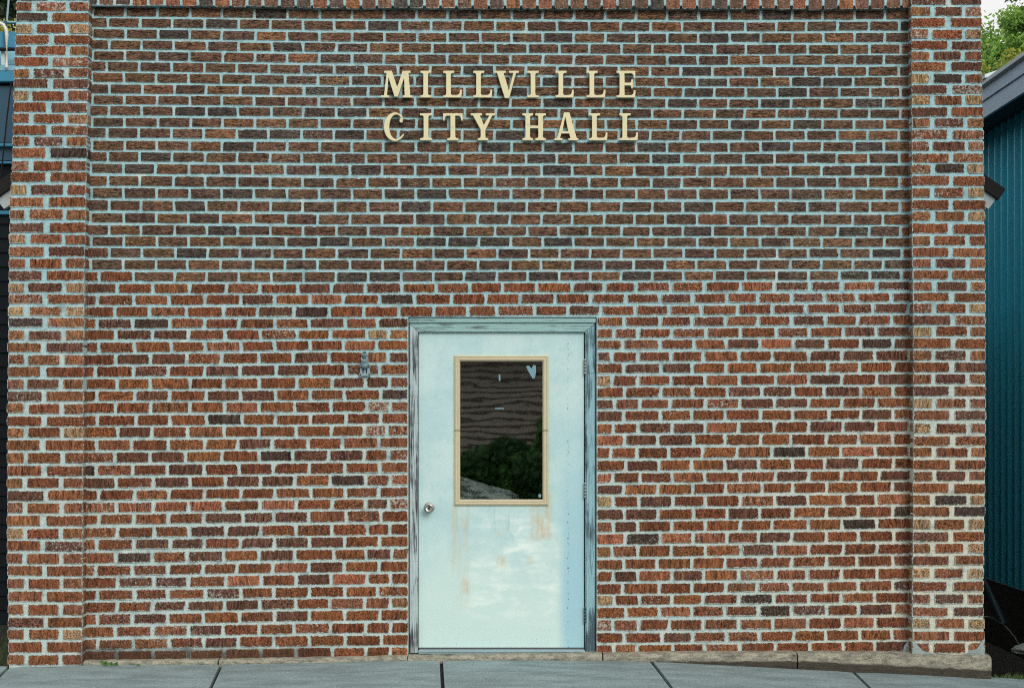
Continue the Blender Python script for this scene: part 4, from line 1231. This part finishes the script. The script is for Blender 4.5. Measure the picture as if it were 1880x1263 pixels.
tr(1770, 52, 8, 1.6, 'leafy tree mostly hidden behind the right brick pilaster', M_L1, 12, leaves=9000, lsize=.11, crown_low=.5)
tr(1900, 66, 70, 4.0, 'broad dark green tree far back at the right edge', M_L3, 14, leaves=20000, lsize=.15, crown_low=.3)
tr(-10, 26, -150, 4.2, 'dark leaved tree filling the top left corner behind the blue deck', M_L3, 21, leaves=24000, lsize=.11, crown_low=.3)
tr(8, 16, 26, .9, 'small bright yellow green shrub tree behind the deck rail at the top left', M_L2, 23, leaves=6000, lsize=.05, crown_low=.55)
tr(-90, 30, -60, 4.5, 'dark tree behind the blue house left of the corner tree', M_L3, 25, leaves=9000, lsize=.25, crown_low=.2)

# ------------------------------------------------------------------ across the street: what the door glass reflects
oh = empty('siding_house', (0, -16.2, -.16), 'tan lap sided house across the street, seen mirrored in the door glass', 'building')
M_TAN = simple_mat('tan_siding', (.32,.285,.23), .7, var=.2, scale=3, bump=.1)
mb = MB(); z = -.16
while z < 2.75:
    z2 = z+.105
    mb.add([(-7,-15.96,z+.030),(7,-15.96,z+.030),(7,-15.99,z2),(-7,-15.99,z2)], [(1,0,3,2)]); mb.add([(-7,-15.96,z+.030),(7,-15.96,z+.030),(7,-16.0,z-.004),(-7,-16.0,z-.004)], [(0,1,2,3)], 1); z = z2
mb.build('siding', [M_TAN, simple_mat('siding_shadow_lap', (.12,.09,.065), .8)], oh)
mb = MB(); mb.box((-7,-22,-.16),(7,-16.01,2.74)); mb.build('house_body', M_TAN, oh)
mb = MB(); mb.prism([(-7.4,-15.5,2.75),(-7.4,-19,4.9),(-7.4,-22.5,2.75)], (14.8,0,0)); mb.build('roof', M_ROOF, oh)
M_LB = leaf_mat('dark_bush_leaves', (.015,.075,.02), (.13,.32,.07))
def bush(x_, y_, h, rad, label, seed, n=15000):
    r = random.Random(seed); vs=[]; fs=[]; lf=[]; mb = MB()
    root = empty('bush', (x_, y_, -.16), label, 'bush')
    cl = [(Vector((x_+r.gauss(0,rad*.4), y_+r.gauss(0,rad*.3), -.16 + h*r.uniform(.25,.85))), rad*r.uniform(.3,.5), r.random()) for k in range(14)]
    for c, cr, tone in cl: mb.tube([Vector((x_,y_,-.16)), c], [.03,.008], 6)
    mb.build('stem', M_BARK, root)
    for c, cr, tone in cl:
        for k in range(n//14):
            d_ = Vector((r.gauss(0,1),r.gauss(0,1),r.gauss(0,1))).normalized()*cr*r.random()**.4
            p = c+d_; n_ = Vector((r.uniform(-1,1),r.uniform(-1,1),r.uniform(-.2,1))).normalized(); u=n_.orthogonal().normalized(); w_=n_.cross(u); s_=r.uniform(.035,.08)
            b_=len(vs); vs += [p-u*s_,p+w_*s_*.5,p+u*s_,p-w_*s_*.5]; fs.append((b_,b_+1,b_+2,b_+3)); lf += [min(1,max(0,tone*.8+.2*r.random()))]*4
    o = mesh_obj('foliage', vs, fs, M_LB, root)
    at = o.data.attributes.new('leaf','FLOAT','POINT'); at.data.foreach_set('value', lf)
# mirrored position: the glass (px 845..997) looks at x = -0.8..0.5 m across the street
bush(.05, -14.9, 1.40, .8, 'green bush at the middle of the house across the street, mirrored in the glass', 31)
bush(.66, -15.1, 2.25, .7, 'taller green bush across the street, mirrored at the right of the glass', 32)
bush(-.75, -15.1, .95, .6, 'low green bush across the street, mirrored at the left of the glass', 33)
bush(1.6, -15.3, 1.5, .8, 'green bush at the right end across the street, beside the taller one', 34)

# ------------------------------------------------------------------ light, sky, camera
SUN_EL = 31; SUN_AZ = 157    # degrees: azimuth clockwise from +Y
w = bpy.data.worlds.new('World'); sc.world = w; w.use_nodes = True
nt = w.node_tree; bg = nt.nodes['Background']
sky = nt.nodes.new('ShaderNodeTexSky'); sky.sky_type = 'NISHITA'; sky.sun_disc = False
sky.sun_elevation = math.radians(SUN_EL); sky.sun_rotation = math.radians(SUN_AZ)
sky.air_density = 1.0; sky.dust_density = 6.0; sky.ozone_density = 1.0
# thin bright cloud over the sky: cloud noise mixes the clear sky towards white
gw = G(nt)
tc = nt.nodes.new('ShaderNodeTexCoord')
cl = gw.noise(tc.outputs['Generated'], 3.0, 5, .55)
cloud = gw.mix(gw.step(cl, .3, .7), (6.4, 6.5, 6.6), (8.0, 7.55, 7.2))
skyc = gw.mix(.78, sky.outputs[0], cloud)
nt.links.new(skyc, bg.inputs[0]); bg.inputs[1].default_value = .15
sun = bpy.data.lights.new('sun', 'SUN'); sun.energy = 1.5; sun.angle = math.radians(28); sun.color = (1.0,.97,.92)
so = bpy.data.objects.new('sun', sun); COL.objects.link(so)
az = math.radians(SUN_AZ); el = math.radians(SUN_EL)
sd = Vector((math.sin(az)*math.cos(el), math.cos(az)*math.cos(el), math.sin(el)))
so.rotation_euler = sd.to_track_quat('Z', 'Y').to_euler()
cam = bpy.data.cameras.new('camera'); co = bpy.data.objects.new('camera', cam); COL.objects.link(co)
co.location = (0, -D, ZC); co.rotation_euler = (math.radians(90), 0, 0)
cam.lens = 36*D*SC/1880; cam.shift_y = (HY-631.5)/1880; cam.clip_end = 2000
sc.camera = co
sc.cycles.use_denoising = False
sc.cycles.filter_width = 1.05
sc.view_settings.view_transform = 'Standard'; sc.view_settings.look = 'None'; sc.view_settings.exposure = 0
